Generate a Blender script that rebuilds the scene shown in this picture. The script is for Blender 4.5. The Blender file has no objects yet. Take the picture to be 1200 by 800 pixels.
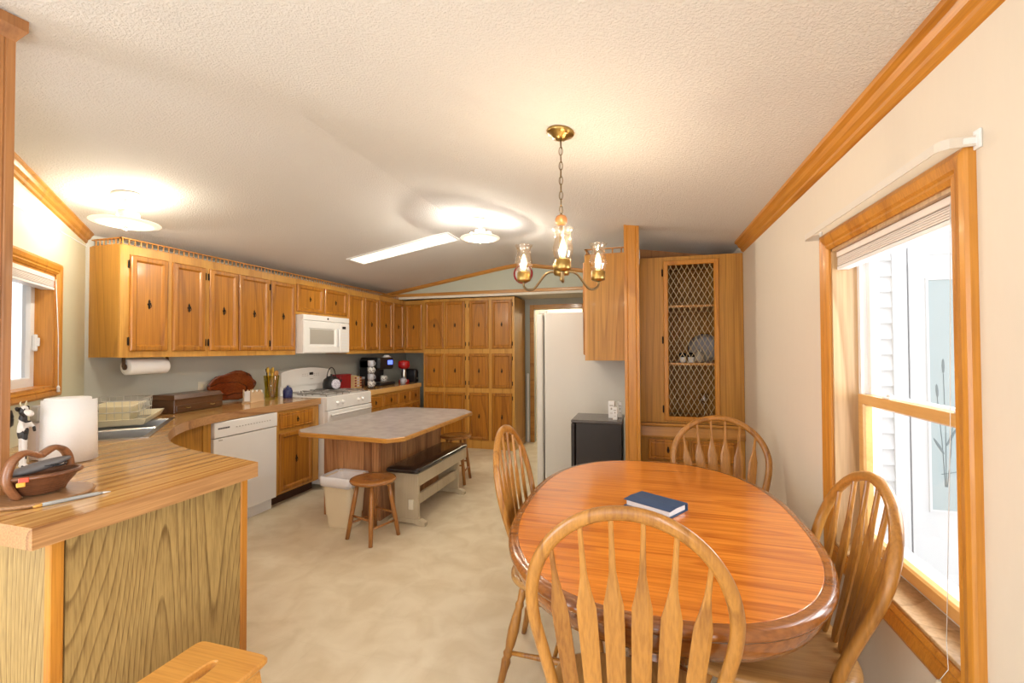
import bpy, bmesh, math, random
from mathutils import Vector, Matrix
random.seed(7)
SC = bpy.context.scene
COL = SC.collection
PI = math.pi
ZC = 0.93      # worktop height

# ------------------------------------------------------------------ materials
def new_mat(name):
    m = bpy.data.materials.new(name); m.use_nodes = True
    nt = m.node_tree; b = nt.nodes['Principled BSDF']
    return m, nt, b
def plain(name, col, rough=.5, metal=0., coat=0., emit=None, estr=0., trans=0., ior=1.45, bump=0., bscale=200.):
    m, nt, b = new_mat(name)
    b.inputs['Base Color'].default_value = (*col, 1); b.inputs['Roughness'].default_value = rough
    b.inputs['Metallic'].default_value = metal; b.inputs['Coat Weight'].default_value = coat
    b.inputs['Transmission Weight'].default_value = trans; b.inputs['IOR'].default_value = ior
    if emit: b.inputs['Emission Color'].default_value = (*emit, 1); b.inputs['Emission Strength'].default_value = estr
    # slight procedural tone variation so no surface is perfectly flat
    tc = nt.nodes.new('ShaderNodeTexCoord'); n = nt.nodes.new('ShaderNodeTexNoise'); n.inputs['Scale'].default_value = 3.
    nt.links.new(tc.outputs['Object'], n.inputs['Vector'])
    r = nt.nodes.new('ShaderNodeValToRGB'); k = .95
    r.color_ramp.elements[0].color = (col[0]*k, col[1]*k, col[2]*k, 1); r.color_ramp.elements[1].color = (min(1, col[0]*1.03), min(1, col[1]*1.03), min(1, col[2]*1.03), 1)
    nt.links.new(n.outputs['Fac'], r.inputs['Fac']); nt.links.new(r.outputs['Color'], b.inputs['Base Color'])
    if bump > 0:
        n2 = nt.nodes.new('ShaderNodeTexNoise'); n2.inputs['Scale'].default_value = bscale; n2.inputs['Detail'].default_value = 3
        nt.links.new(tc.outputs['Object'], n2.inputs['Vector'])
        bp = nt.nodes.new('ShaderNodeBump'); bp.inputs['Strength'].default_value = bump; bp.inputs['Distance'].default_value = .004
        nt.links.new(n2.outputs['Fac'], bp.inputs['Height']); nt.links.new(bp.outputs['Normal'], b.inputs['Normal'])
    return m
def oak(name, light, dark, axis='z', scale=4., K=7., rough=.35, coat=.15, contrast=1., stretch=.09, strips=0., strip_axis='x', fine=True, det=1.5, line=.55, fmul=34, wn_w=.45):
    m, nt, b = new_mat(name); N = nt.nodes; L = nt.links
    tc = N.new('ShaderNodeTexCoord'); oi = N.new('ShaderNodeObjectInfo')
    sc = {'x': (stretch, 1, 1), 'y': (1, stretch, 1), 'z': (1, 1, stretch)}[axis]
    mu = N.new('ShaderNodeMath'); mu.operation = 'MULTIPLY'; mu.inputs[1].default_value = 37.
    L.new(oi.outputs['Random'], mu.inputs[0])
    cx = N.new('ShaderNodeCombineXYZ'); L.new(mu.outputs[0], cx.inputs[0]); L.new(mu.outputs[0], cx.inputs[1]); L.new(mu.outputs[0], cx.inputs[2])
    mp = N.new('ShaderNodeVectorMath'); mp.operation = 'MULTIPLY'; mp.inputs[1].default_value = sc
    L.new(tc.outputs['Object'], mp.inputs[0])
    ad = N.new('ShaderNodeVectorMath'); ad.operation = 'ADD'; L.new(mp.outputs[0], ad.inputs[0]); L.new(cx.outputs[0], ad.inputs[1])
    vec = ad.outputs[0]
    if strips > 0:
        # laminated strips: a random offset for each strip across strip_axis
        sp = N.new('ShaderNodeSeparateXYZ'); L.new(tc.outputs['Object'], sp.inputs[0])
        d = N.new('ShaderNodeMath'); d.operation = 'DIVIDE'; d.inputs[1].default_value = strips
        L.new(sp.outputs['xyz'.index(strip_axis)], d.inputs[0])
        f = N.new('ShaderNodeMath'); f.operation = 'FLOOR'; L.new(d.outputs[0], f.inputs[0])
        wn = N.new('ShaderNodeTexWhiteNoise'); wn.noise_dimensions = '1D'; L.new(f.outputs[0], wn.inputs['W'])
        sm = N.new('ShaderNodeVectorMath'); sm.operation = 'SCALE'; sm.inputs['Scale'].default_value = 9.
        L.new(wn.outputs['Color'], sm.inputs[0])
        a2 = N.new('ShaderNodeVectorMath'); a2.operation = 'ADD'; L.new(vec, a2.inputs[0]); L.new(sm.outputs[0], a2.inputs[1]); vec = a2.outputs[0]
    n1 = N.new('ShaderNodeTexNoise'); n1.inputs['Scale'].default_value = scale; n1.inputs['Detail'].default_value = det; n1.inputs['Roughness'].default_value = .45
    L.new(vec, n1.inputs['Vector'])
    k = N.new('ShaderNodeMath'); k.operation = 'MULTIPLY'; k.inputs[1].default_value = K; L.new(n1.outputs['Fac'], k.inputs[0])
    fr = N.new('ShaderNodeMath'); fr.operation = 'FRACT'; L.new(k.outputs[0], fr.inputs[0])
    r1 = N.new('ShaderNodeValToRGB'); e = r1.color_ramp.elements
    e[0].position = 0.; e[0].color = (1, 1, 1, 1); e[1].position = 1.; e[1].color = (.72, .72, .72, 1)
    x = r1.color_ramp.elements.new(.72); x.color = (.25, .25, .25, 1); y = r1.color_ramp.elements.new(.93); y.color = (1, 1, 1, 1)
    for q, v in ((0, .0), (1, .25), (2, 1.), (3, .2)): r1.color_ramp.elements[q].color = (v, v, v, 1)
    L.new(fr.outputs[0], r1.inputs['Fac'])
    n2 = N.new('ShaderNodeTexNoise'); n2.inputs['Scale'].default_value = scale*fmul; n2.inputs['Detail'].default_value = 3
    m2 = N.new('ShaderNodeVectorMath'); m2.operation = 'MULTIPLY'
    s2 = .35
    m2.inputs[1].default_value = {'x': (s2, 1, 1), 'y': (1, s2, 1), 'z': (1, 1, s2)}[axis]; L.new(vec, m2.inputs[0]); L.new(m2.outputs[0], n2.inputs['Vector'])
    r2 = N.new('ShaderNodeValToRGB'); r2.color_ramp.elements[0].position = .38; r2.color_ramp.elements[1].position = .66
    L.new(n2.outputs['Fac'], r2.inputs['Fac'])
    n3 = N.new('ShaderNodeTexNoise'); n3.inputs['Scale'].default_value = 1.7; L.new(vec, n3.inputs['Vector'])
    # combine
    mx = N.new('ShaderNodeMath'); mx.operation = 'MULTIPLY'; mx.inputs[1].default_value = line*contrast; L.new(r1.outputs['Color'], mx.inputs[0])
    my = N.new('ShaderNodeMath'); my.operation = 'MULTIPLY_ADD'; my.inputs[1].default_value = (.38 if fine else .1)*contrast; L.new(r2.outputs['Color'], my.inputs[0]); L.new(mx.outputs[0], my.inputs[2])
    mz = N.new('ShaderNodeMath'); mz.operation = 'MULTIPLY_ADD'; mz.inputs[1].default_value = .35*contrast; L.new(n3.outputs['Fac'], mz.inputs[0]); L.new(my.outputs[0], mz.inputs[2])
    if strips > 0:
        mw = N.new('ShaderNodeMath'); mw.operation = 'MULTIPLY_ADD'; mw.inputs[1].default_value = wn_w; L.new(wn.outputs['Value'], mw.inputs[0]); L.new(mz.outputs[0], mw.inputs[2]); mz = mw
    mr = N.new('ShaderNodeMath'); mr.operation = 'MULTIPLY_ADD'; mr.inputs[1].default_value = .16; L.new(oi.outputs['Random'], mr.inputs[0]); L.new(mz.outputs[0], mr.inputs[2])
    cr = N.new('ShaderNodeValToRGB'); cr.color_ramp.elements[0].color = (*light, 1); cr.color_ramp.elements[0].position = .08
    cr.color_ramp.elements[1].color = (*dark, 1); cr.color_ramp.elements[1].position = 1.1 if False else 1.
    L.new(mr.outputs[0], cr.inputs['Fac']); L.new(cr.outputs['Color'], b.inputs['Base Color'])
    b.inputs['Roughness'].default_value = rough; b.inputs['Coat Weight'].default_value = coat; b.inputs['Coat Roughness'].default_value = .12
    bp = N.new('ShaderNodeBump'); bp.inputs['Strength'].default_value = .12; bp.inputs['Distance'].default_value = .001
    L.new(r2.outputs['Color'], bp.inputs['Height']); L.new(bp.outputs['Normal'], b.inputs['Normal'])
    return m
def mottled(name, c1, c2, scale=4., rough=.5, detail=5, tile=0., spec=.5):
    m, nt, b = new_mat(name); N = nt.nodes; L = nt.links
    tc = N.new('ShaderNodeTexCoord'); n = N.new('ShaderNodeTexNoise'); n.inputs['Scale'].default_value = scale; n.inputs['Detail'].default_value = detail; n.inputs['Distortion'].default_value = .6
    L.new(tc.outputs['Object'], n.inputs['Vector'])
    r = N.new('ShaderNodeValToRGB'); r.color_ramp.elements[0].color = (*c1, 1); r.color_ramp.elements[0].position = .35; r.color_ramp.elements[1].color = (*c2, 1); r.color_ramp.elements[1].position = .65
    L.new(n.outputs['Fac'], r.inputs['Fac']); out = r.outputs['Color']
    if tile > 0:
        bt = N.new('ShaderNodeTexBrick'); bt.offset = 0; bt.inputs['Scale'].default_value = 1/tile; bt.inputs['Brick Width'].default_value = 1; bt.inputs['Row Height'].default_value = 1
        bt.inputs['Mortar Size'].default_value = .012; bt.inputs['Mortar Smooth'].default_value = .6
        bt.inputs['Color1'].default_value = (1, 1, 1, 1); bt.inputs['Color2'].default_value = (.985, .985, .98, 1); bt.inputs['Mortar'].default_value = (.965, .96, .95, 1)
        L.new(tc.outputs['Object'], bt.inputs['Vector'])
        mx = N.new('ShaderNodeMix'); mx.data_type = 'RGBA'; mx.blend_type = 'MULTIPLY'; mx.inputs[0].default_value = 1
        L.new(out, mx.inputs[6]); L.new(bt.outputs['Color'], mx.inputs[7]); out = mx.outputs[2]
    L.new(out, b.inputs['Base Color']); b.inputs['Roughness'].default_value = rough
    return m
def window_glass(name, tint=(1, 1, 1), gloss=.08, diffuse=0.):
    m = bpy.data.materials.new(name); m.use_nodes = True; nt = m.node_tree; nt.nodes.clear()
    o = nt.nodes.new('ShaderNodeOutputMaterial'); t = nt.nodes.new('ShaderNodeBsdfTransparent'); g = nt.nodes.new('ShaderNodeBsdfGlossy')
    t.inputs[0].default_value = (*tint, 1); g.inputs['Roughness'].default_value = .02
    mx = nt.nodes.new('ShaderNodeMixShader'); mx.inputs[0].default_value = gloss
    nt.links.new(t.outputs[0], mx.inputs[1]); nt.links.new(g.outputs[0], mx.inputs[2]); last = mx
    if diffuse > 0:
        d = nt.nodes.new('ShaderNodeBsdfTranslucent'); d.inputs[0].default_value = (*tint, 1)
        m2 = nt.nodes.new('ShaderNodeMixShader'); m2.inputs[0].default_value = diffuse
        nt.links.new(last.outputs[0], m2.inputs[1]); nt.links.new(d.outputs[0], m2.inputs[2]); last = m2
    nt.links.new(last.outputs[0], o.inputs[0]); return m
def spotted(name, c1, c2, scale, thr):
    m, nt, b = new_mat(name); N = nt.nodes; L = nt.links
    tc = N.new('ShaderNodeTexCoord'); n = N.new('ShaderNodeTexNoise'); n.inputs['Scale'].default_value = scale; n.inputs['Detail'].default_value = 0
    L.new(tc.outputs['Object'], n.inputs['Vector']); r = N.new('ShaderNodeValToRGB'); r.color_ramp.interpolation = 'CONSTANT'
    r.color_ramp.elements[0].color = (*c1, 1); r.color_ramp.elements[1].color = (*c2, 1); r.color_ramp.elements[1].position = thr
    L.new(n.outputs['Fac'], r.inputs['Fac']); L.new(r.outputs['Color'], b.inputs['Base Color']); b.inputs['Roughness'].default_value = .3
    return m
def ceiling_mat():
    m, nt, b = new_mat('popcorn_ceiling'); N = nt.nodes; L = nt.links
    tc = N.new('ShaderNodeTexCoord'); n = N.new('ShaderNodeTexNoise'); n.inputs['Scale'].default_value = 105; n.inputs['Detail'].default_value = 3; n.inputs['Roughness'].default_value = .6
    L.new(tc.outputs['Object'], n.inputs['Vector'])
    r = N.new('ShaderNodeValToRGB'); r.color_ramp.elements[0].position = .42; r.color_ramp.elements[1].position = .62
    L.new(n.outputs['Fac'], r.inputs['Fac'])
    bp = N.new('ShaderNodeBump'); bp.inputs['Strength'].default_value = .55; bp.inputs['Distance'].default_value = .006
    L.new(r.outputs['Color'], bp.inputs['Height']); L.new(bp.outputs['Normal'], b.inputs['Normal'])
    b.inputs['Base Color'].default_value = (.74, .71, .675, 1); b.inputs['Roughness'].default_value = .95
    return m
def panel_wall(name, col, seam=1.22, axis='y', off=0.):
    m, nt, b = new_mat(name); N = nt.nodes; L = nt.links
    tc = N.new('ShaderNodeTexCoord'); n = N.new('ShaderNodeTexNoise'); n.inputs['Scale'].default_value = 60; n.inputs['Detail'].default_value = 4
    mp = N.new('ShaderNodeVectorMath'); mp.operation = 'MULTIPLY'; mp.inputs[1].default_value = (1, 1, .25)
    L.new(tc.outputs['Object'], mp.inputs[0]); L.new(mp.outputs[0], n.inputs['Vector'])
    r = N.new('ShaderNodeValToRGB'); k = .97
    r.color_ramp.elements[0].color = (col[0]*k, col[1]*k, col[2]*k, 1); r.color_ramp.elements[1].color = (*col, 1)
    L.new(n.outputs['Fac'], r.inputs['Fac']); L.new(r.outputs['Color'], b.inputs['Base Color']); b.inputs['Roughness'].default_value = .75
    bp = N.new('ShaderNodeBump'); bp.inputs['Strength'].default_value = .08; bp.inputs['Distance'].default_value = .002
    L.new(n.outputs['Fac'], bp.inputs['Height']); L.new(bp.outputs['Normal'], b.inputs['Normal'])
    return m

CAB_L, CAB_D = (.58, .235, .024), (.19, .058, .006)
M = {}
M['cab'] = oak('cabinet_oak', CAB_L, CAB_D, 'z', 3.4, 10, contrast=.85, stretch=.075, det=.8, line=.38, fmul=28)
M['cab_x'] = oak('cabinet_oak_rail', CAB_L, CAB_D, 'y', 3.2, 7, contrast=.85)
M['cabframe'] = oak('face_frame_oak', (.70, .37, .075), (.40, .16, .022), 'z', 4, 5, contrast=.7)
M['side'] = oak('end_panel_oak', (.60, .295, .045), (.30, .125, .016), 'z', 4.0, 12, contrast=.85, stretch=.06, det=.6, line=.42, fmul=30, rough=.45, coat=.05)
M['penpanel'] = oak('peninsula_panel_oak', (.54, .37, .135), (.19, .11, .032), 'z', 3.4, 34, contrast=.9, stretch=.17, rough=.5, coat=.05, det=.3, line=.6, fmul=60)
M['trim'] = oak('stained_trim', (.68, .30, .042), (.33, .105, .010), 'y', 5, 4, contrast=.7)
M['trimz'] = oak('stained_trim_upright', (.68, .30, .042), (.33, .105, .010), 'z', 5, 4, contrast=.7)
M['trimx'] = oak('stained_trim_cross', (.62, .30, .06), (.30, .105, .015), 'x', 5, 4, contrast=.7)
M['jamb'] = oak('window_jamb_oak', (.66, .45, .24), (.34, .19, .075), 'z', 2.5, 12, contrast=.8)
M['pillar'] = oak('dark_pillar_wood', (.42, .185, .06), (.20, .075, .02), 'z', 4, 4, contrast=.7)
M['chair'] = oak('chair_oak', (.54, .25, .048), (.23, .085, .012), 'z', 5, 5, rough=.3, coat=.35, contrast=.8)
M['seat'] = oak('seat_oak', (.60, .34, .12), (.33, .15, .035), 'y', 4, 6, rough=.3, coat=.35, contrast=.8)
M['table'] = oak('table_oak', (.95, .335, .042), (.40, .085, .007), 'x', 5.0, 7, rough=.2, coat=.7, contrast=.8, stretch=.10, det=2.5, line=.4, fmul=18)
M['tedge'] = oak('table_edge_oak', (.42, .15, .028), (.16, .045, .008), 'x', 3, 6, rough=.2, coat=.7)
M['top'] = oak('butcher_block_laminate', (.86, .54, .20), (.46, .22, .06), 'y', 5, 3, rough=.16, coat=.5, contrast=.75, stretch=.03, strips=.017, strip_axis='x', line=.25, wn_w=.75)
M['topedge'] = oak('laminate_edge', (.64, .36, .15), (.24, .10, .035), 'y', 5, 5, rough=.3, coat=.25, contrast=.9, stretch=.08)
M['stool'] = oak('stool_wood', (.47, .20, .045), (.24, .085, .018), 'z', 5, 4, rough=.3, coat=.3)
M['stooltop'] = oak('stool_top_wood', (.50, .22, .05), (.26, .095, .02), 'x', 4, 5, rough=.25, coat=.4)
M['step'] = oak('light_stool_wood', (.74, .37, .085), (.45, .18, .03), 'x', 4, 4, rough=.28, coat=.3, contrast=.7)
M['planks'] = oak('rustic_planks', (.70, .36, .15), (.26, .10, .035), 'z', 4, 5, rough=.5, strips=.085, strip_axis='x', contrast=.9)
M['planksy'] = oak('rustic_planks_side', (.70, .36, .15), (.26, .10, .035), 'z', 4, 5, rough=.5, strips=.085, strip_axis='y', contrast=.9)
M['bench'] = oak('greige_bench_paint', (.56, .47, .33), (.40, .32, .20), 'z', 4, 3, rough=.5, contrast=.6, coat=0)
M['dark'] = oak('dark_walnut', (.14, .058, .018), (.045, .016, .006), 'y', 5, 4, rough=.35)
M['burl'] = oak('red_burl', (.36, .07, .015), (.06, .012, .004), 'y', 7, 4, rough=.18, coat=.6, stretch=.5)
M['basket'] = oak('basket_wood', (.34, .14, .055), (.13, .045, .018), 'x', 8, 5, rough=.35, coat=.3)
M['bowl'] = oak('basket_bowl_wood', (.22, .085, .035), (.06, .022, .010), 'x', 8, 5, rough=.35, coat=.3)
M['trivet'] = oak('trivet_wood', (.52, .30, .15), (.26, .13, .055), 'x', 6, 5, rough=.35, coat=.2)
M['fridge'] = plain('fridge_enamel', (.74, .71, .66), .45, bump=.1, bscale=300)
M['white'] = plain('white_enamel', (.85, .83, .80), .22, coat=.3)
M['cream'] = plain('cream_plastic', (.80, .72, .50), .35)
M['vinyl'] = plain('white_vinyl', (.86, .86, .86), .4)
M['blind'] = plain('blind_fabric', (.82, .74, .68), .7)
M['paper'] = plain('paper_towel', (.90, .89, .88), .9, bump=.25, bscale=160)
M['black'] = plain('black_plastic', (.012, .012, .014), .28)
M['blacksoft'] = plain('black_vinyl', (.016, .010, .009), .22, coat=.4)
M['mini'] = plain('mini_fridge_black', (.020, .014, .012), .35, bump=.05)
M['minitop'] = plain('mini_fridge_top', (.10, .085, .08), .25)
M['iron'] = plain('dark_iron', (.035, .022, .014), .5, .6)
M['brass'] = plain('antique_brass', (.44, .30, .10), .28, 1.)
M['brassdark'] = plain('aged_brass', (.22, .15, .07), .38, 1.)
M['steel'] = plain('brushed_steel', (.55, .55, .54), .28, 1.)
M['chrome'] = plain('chrome', (.75, .75, .75), .1, 1.)
M['wire'] = plain('grey_wire', (.55, .54, .50), .35, .7)
M['gray'] = plain('grey_panel', (.42, .39, .34), .35)
M['grate'] = plain('grey_grate', (.28, .26, .24), .45, .3)
M['blue'] = spotted('blue_speckle_enamel', (.012, .018, .10), (.10, .13, .30), 160, .62)
M['bluecover'] = plain('blue_cover', (.035, .075, .16), .5, bump=.2)
M['pages'] = plain('pages', (.78, .78, .80), .8)
M['red'] = plain('red_enamel', (.42, .012, .015), .25, coat=.4)
M['redbox'] = plain('dark_red_box', (.26, .010, .014), .4)
M['tan'] = plain('tan_card', (.62, .44, .22), .6)
M['napkin'] = plain('napkin_wood', (.62, .45, .28), .5)
M['olive'] = window_glass('olive_glass', (.86, .80, .36), .10)
M['gold'] = plain('golden_utensil', (.66, .42, .07), .3, .3)
M['spoon'] = plain('wooden_spoon', (.45, .22, .06), .5)
M['lace'] = spotted('floral_badge', (.72, .70, .76), (.35, .30, .40), 150, .55)
M['mugw'] = spotted('patterned_mug', (.72, .70, .66), (.16, .15, .16), 55, .6)
M['mugg'] = plain('grey_mug', (.45, .45, .50), .3)
M['screen'] = plain('blue_display', (.03, .05, .3), .3, emit=(.10, .16, .9), estr=1.6)
M['cow'] = spotted('cow_ceramic', (.86, .85, .84), (.02, .018, .018), 16, .56)
M['cowblack'] = plain('cow_black', (.02, .018, .018), .3)
M['pink'] = plain('pale_pink_plastic', (.74, .62, .56), .4)
M['case'] = plain('grey_glasses_case', (.16, .15, .15), .45)
M['foil'] = plain('red_wrapper', (.62, .08, .03), .3)
M['yellow'] = plain('yellow_wrapper', (.85, .45, .05), .4)
M['pen'] = plain('pen_barrel', (.40, .42, .42), .3)
M['pentip'] = plain('pen_tip', (.75, .42, .10), .3)
M['bag'] = plain('plastic_bag', (.82, .80, .82), .35, bump=.5, bscale=30)
M['bin'] = plain('beige_bin', (.78, .66, .46), .45)
M['lamin'] = mottled('grey_laminate', (.33, .29, .28), (.46, .42, .40), 9, .32)
M['floor'] = mottled('vinyl_floor', (.68, .575, .40), (.79, .70, .53), 5.5, .42, tile=.305, detail=8)
M['ceil'] = ceiling_mat()
M['wallw'] = panel_wall('cream_wall', (.76, .68, .57))
M['wallg'] = panel_wall('sage_wall', (.63, .61, .45))
M['wallgrey'] = panel_wall('grey_green_wall', (.50, .50, .44))
M['wallgable'] = panel_wall('pale_sage_gable', (.55, .57, .47))
M['hall'] = plain('hall_wall', (.80, .74, .62), .8)
M['rod'] = plain('curtain_rod_enamel', (.72, .66, .58), .35)
M['glass'] = window_glass('clear_glass', gloss=.035)
M['lattice'] = plain('gilt_lattice', (.80, .66, .40), .4)
M['clearjar'] = window_glass('clear_ware', (.95, .95, .95), .2)
M['frost'] = plain('frosted_glass', (.46, .53, .54), .5)
M['etch'] = plain('etched_mark', (.22, .26, .27), .6)
M['siding'] = plain('white_siding', (.74, .74, .75), .6)
M['bluesiding'] = plain('blue_siding', (.20, .34, .52), .6)  # plain blue siding colour
M['deck'] = plain('white_deck', (.74, .74, .74), .7)
M['lampglass'] = plain('frosted_lamp_glass', (.85, .80, .72), .4, emit=(1., .88, .68), estr=.42)
M['lampwhite'] = plain('lamp_metal_white', (.85, .80, .70), .4)
M['bulb'] = plain('lit_bulb', (1, .9, .7), .4, emit=(1., .78, .42), estr=8.)
M['bulbdisc'] = plain('lit_bulb_soft', (1, .9, .7), .4, emit=(1., .86, .6), estr=6.)
M['shade'] = window_glass('chandelier_glass', (1., .96, .90), .14)
M['tube'] = plain('light_diffuser', (.9, .9, .85), .5, emit=(1., .96, .74), estr=1.25)
M['brown'] = plain('dark_toe_kick', (.07, .03, .015), .6)
M['plate'] = plain('outlet_plate', (.74, .68, .54), .4)

# ------------------------------------------------------------------ mesh builder
ORG = {}   # object name -> world Matrix of the thing
class MB:
    def __init__(s, X=None): s.bm = bmesh.new(); s.X = X; s.mi = 0; s.mats = []
    def mat(s, m):
        if m not in s.mats: s.mats.append(m)
        s.mi = s.mats.index(m); return s
    def v(s, p):
        p = Vector(p); return s.bm.verts.new(s.X @ p if s.X else p)
    def f(s, vs, smooth=False):
        try: f = s.bm.faces.new(vs)
        except ValueError: return None
        f.material_index = s.mi; f.smooth = smooth; return f
    def box(s, a, b, bev=0.):
        x0, x1 = sorted((a[0], b[0])); y0, y1 = sorted((a[1], b[1])); z0, z1 = sorted((a[2], b[2]))
        if bev <= 0:
            vs = [s.v(p) for p in ((x0,y0,z0),(x1,y0,z0),(x1,y1,z0),(x0,y1,z0),(x0,y0,z1),(x1,y0,z1),(x1,y1,z1),(x0,y1,z1))]
            for q in ((0,3,2,1),(4,5,6,7),(0,1,5,4),(1,2,6,5),(2,3,7,6),(3,0,4,7)): s.f([vs[i] for i in q])
        else:
            bev = min(bev, (x1-x0)/2.2, (y1-y0)/2.2, (z1-z0)/2.2); k = bev*.3
            def ring(i, z): return [(x0+i,y0+bev,z),(x0+bev,y0+i,z),(x1-bev,y0+i,z),(x1-i,y0+bev,z),(x1-i,y1-bev,z),(x1-bev,y1-i,z),(x0+bev,y1-i,z),(x0+i,y1-bev,z)]
            s.loft([ring(bev, z0), ring(k, z0+k), ring(0, z0+bev), ring(0, z1-bev), ring(k, z1-k), ring(bev, z1)])
        return s
    def loft(s, rings, cap=True, loop=False, smooth=False, closed_ring=True):
        R = [[s.v(p) for p in r] for r in rings]; n = len(R[0])
        m = len(R); last = m if loop else m-1
        for i in range(last):
            A, B = R[i], R[(i+1) % m]
            for j in range(n if closed_ring else n-1):
                k = (j+1) % n; s.f([A[j], A[k], B[k], B[j]], smooth)
        if cap and not loop: s.f(list(reversed(R[0]))); s.f(R[-1])
        return s
    def prism(s, poly, z0, z1):
        return s.loft([[(p[0], p[1], z0) for p in poly], [(p[0], p[1], z1) for p in poly]])
    def lathe(s, prof, c=(0,0,0), seg=24, smooth=True, cap=True, axis=None):
        # prof (r, z); axis: optional (start, direction) frame
        if axis:
            o = Vector(c); d = Vector(axis).normalized(); a = d.orthogonal().normalized(); b = d.cross(a)
        else: o = Vector(c); d = Vector((0,0,1)); a = Vector((1,0,0)); b = Vector((0,1,0))
        rings = [[o + d*z + a*(max(r,1e-4)*math.cos(2*PI*j/seg)) + b*(max(r,1e-4)*math.sin(2*PI*j/seg)) for j in range(seg)] for r, z in prof]
        return s.loft(rings, cap=cap, smooth=smooth)
    def tube(s, pts, r, seg=8, smooth=True, loop=False):
        pts = [Vector(p) for p in pts]; n = len(pts); rs = r if isinstance(r, (list, tuple)) else [r]*n
        rings = []; prev = None
        for i, p in enumerate(pts):
            if loop: t = (pts[(i+1) % n]-pts[i-1]).normalized()
            else: t = (pts[min(i+1,n-1)]-pts[max(i-1,0)]).normalized()
            a = (prev - t*prev.dot(t)) if prev is not None else t.orthogonal()
            a.normalize(); b = t.cross(a); prev = a
            rings.append([p + a*(rs[i]*math.cos(2*PI*j/seg)) + b*(rs[i]*math.sin(2*PI*j/seg)) for j in range(seg)])
        return s.loft(rings, smooth=smooth, loop=loop)
    def sweep(s, pts, sec, N, smooth=True, loop=False):
        # sec: list of (side, normal) offsets; N fixed normal
        pts = [Vector(p) for p in pts]; n = len(pts); N = Vector(N).normalized(); rings = []
        for i, p in enumerate(pts):
            t = (pts[(i+1) % n]-pts[i-1]).normalized() if loop else (pts[min(i+1,n-1)]-pts[max(i-1,0)]).normalized()
            sd = t.cross(N).normalized(); nn = sd.cross(t)
            rings.append([p + sd*a + nn*b for a, b in sec])
        return s.loft(rings, smooth=smooth, loop=loop)
    def ell(s, c, r, seg=16, rg=10, rot=None):
        c = Vector(c); rings = []
        for i in range(1, rg):
            ph = PI*i/rg
            ring = []
            for j in range(seg):
                p = Vector((r[0]*math.sin(ph)*math.cos(2*PI*j/seg), r[1]*math.sin(ph)*math.sin(2*PI*j/seg), -r[2]*math.cos(ph)))
                if rot: p = rot @ p
                ring.append(c+p)
            rings.append(ring)
        return s.loft(rings, smooth=True)
    def quad(s, ps): return s.f([s.v(p) for p in ps]) and s
    def build(s, name, mat=None, parent=None, world=True, kind=None, label=None, solid=0., subsurf=0, remesh=0., autos=True):
        bmesh.ops.recalc_face_normals(s.bm, faces=s.bm.faces)
        me = bpy.data.meshes.new(name)
        if parent is not None and world:
            s.bm.transform(ORG[parent.name].inverted())
        s.bm.to_mesh(me); s.bm.free()
        o = bpy.data.objects.new(name, me); COL.objects.link(o)
        for m in (s.mats or [mat]): me.materials.append(M[m] if isinstance(m, str) else m)
        if parent is not None: o.parent = parent; ORG[o.name] = ORG[parent.name]
        else: ORG[o.name] = Matrix.Identity(4)
        if kind: o['kind'] = kind
        if label: o['label'] = label
        if solid: md = o.modifiers.new('s', 'SOLIDIFY'); md.thickness = solid; md.offset = 0
        if remesh: md = o.modifiers.new('r', 'REMESH'); md.mode = 'VOXEL'; md.voxel_size = remesh; md.use_smooth_shade = True
        if subsurf: md = o.modifiers.new('u', 'SUBSURF'); md.levels = subsurf; md.render_levels = subsurf
        return o
def thing(name, label, cat, loc=(0,0,0), rz=0., group=None, kind=None):
    o = bpy.data.objects.new(name, None); COL.objects.link(o); o.empty_display_size = .1
    o.location = loc; o.rotation_euler = (0, 0, rz)
    ORG[o.name] = Matrix.Translation(loc) @ Matrix.Rotation(rz, 4, 'Z')
    if kind: o['kind'] = kind
    else: o['label'] = label; o['category'] = cat
    if kind and label: o['label'] = label
    if group: o['group'] = group
    return o
def recentre(o):
    # a one-mesh thing gets its origin at the middle of its base
    vs = o.data.vertices; xs = [v.co.x for v in vs]; ys = [v.co.y for v in vs]; zs = [v.co.z for v in vs]
    c = Vector(((min(xs)+max(xs))/2, (min(ys)+max(ys))/2, min(zs)))
    for v in vs: v.co -= c
    o.location = c; ORG[o.name] = Matrix.Translation(c)
def tag(o, label, cat, group=None):
    o['label'] = label; o['category'] = cat
    if group: o['group'] = group
    if o.type == 'MESH' and o.location.length < 1e-6: recentre(o)
    return o
def dup(o, parent=None):
    c = o.copy(); COL.objects.link(c)
    if parent is not None: c.parent = parent
    for ch in o.children: dup(ch, c)
    return c
def frame(plane, face, sign):
    """matrix mapping (u, v, n) to world: plane 'x' -> u=y, v=z, n outward along x; plane 'y' -> u=x"""
    if plane == 'x': return Matrix(((0,0,sign,face),(1,0,0,0),(0,1,0,0),(0,0,0,1)))
    return Matrix(((1,0,0,0),(0,0,sign,face),(0,1,0,0),(0,0,0,1)))
def rect_loops(mb, u0, u1, v0, v1, prof, back=0., cap=True):
    rings = [[(u0,v0,back),(u1,v0,back),(u1,v1,back),(u0,v1,back)]]
    for i, n in prof: rings.append([(u0+i,v0+i,n),(u1-i,v0+i,n),(u1-i,v1-i,n),(u0+i,v1-i,n)])
    mb.loft(rings, cap=cap); return mb

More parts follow.
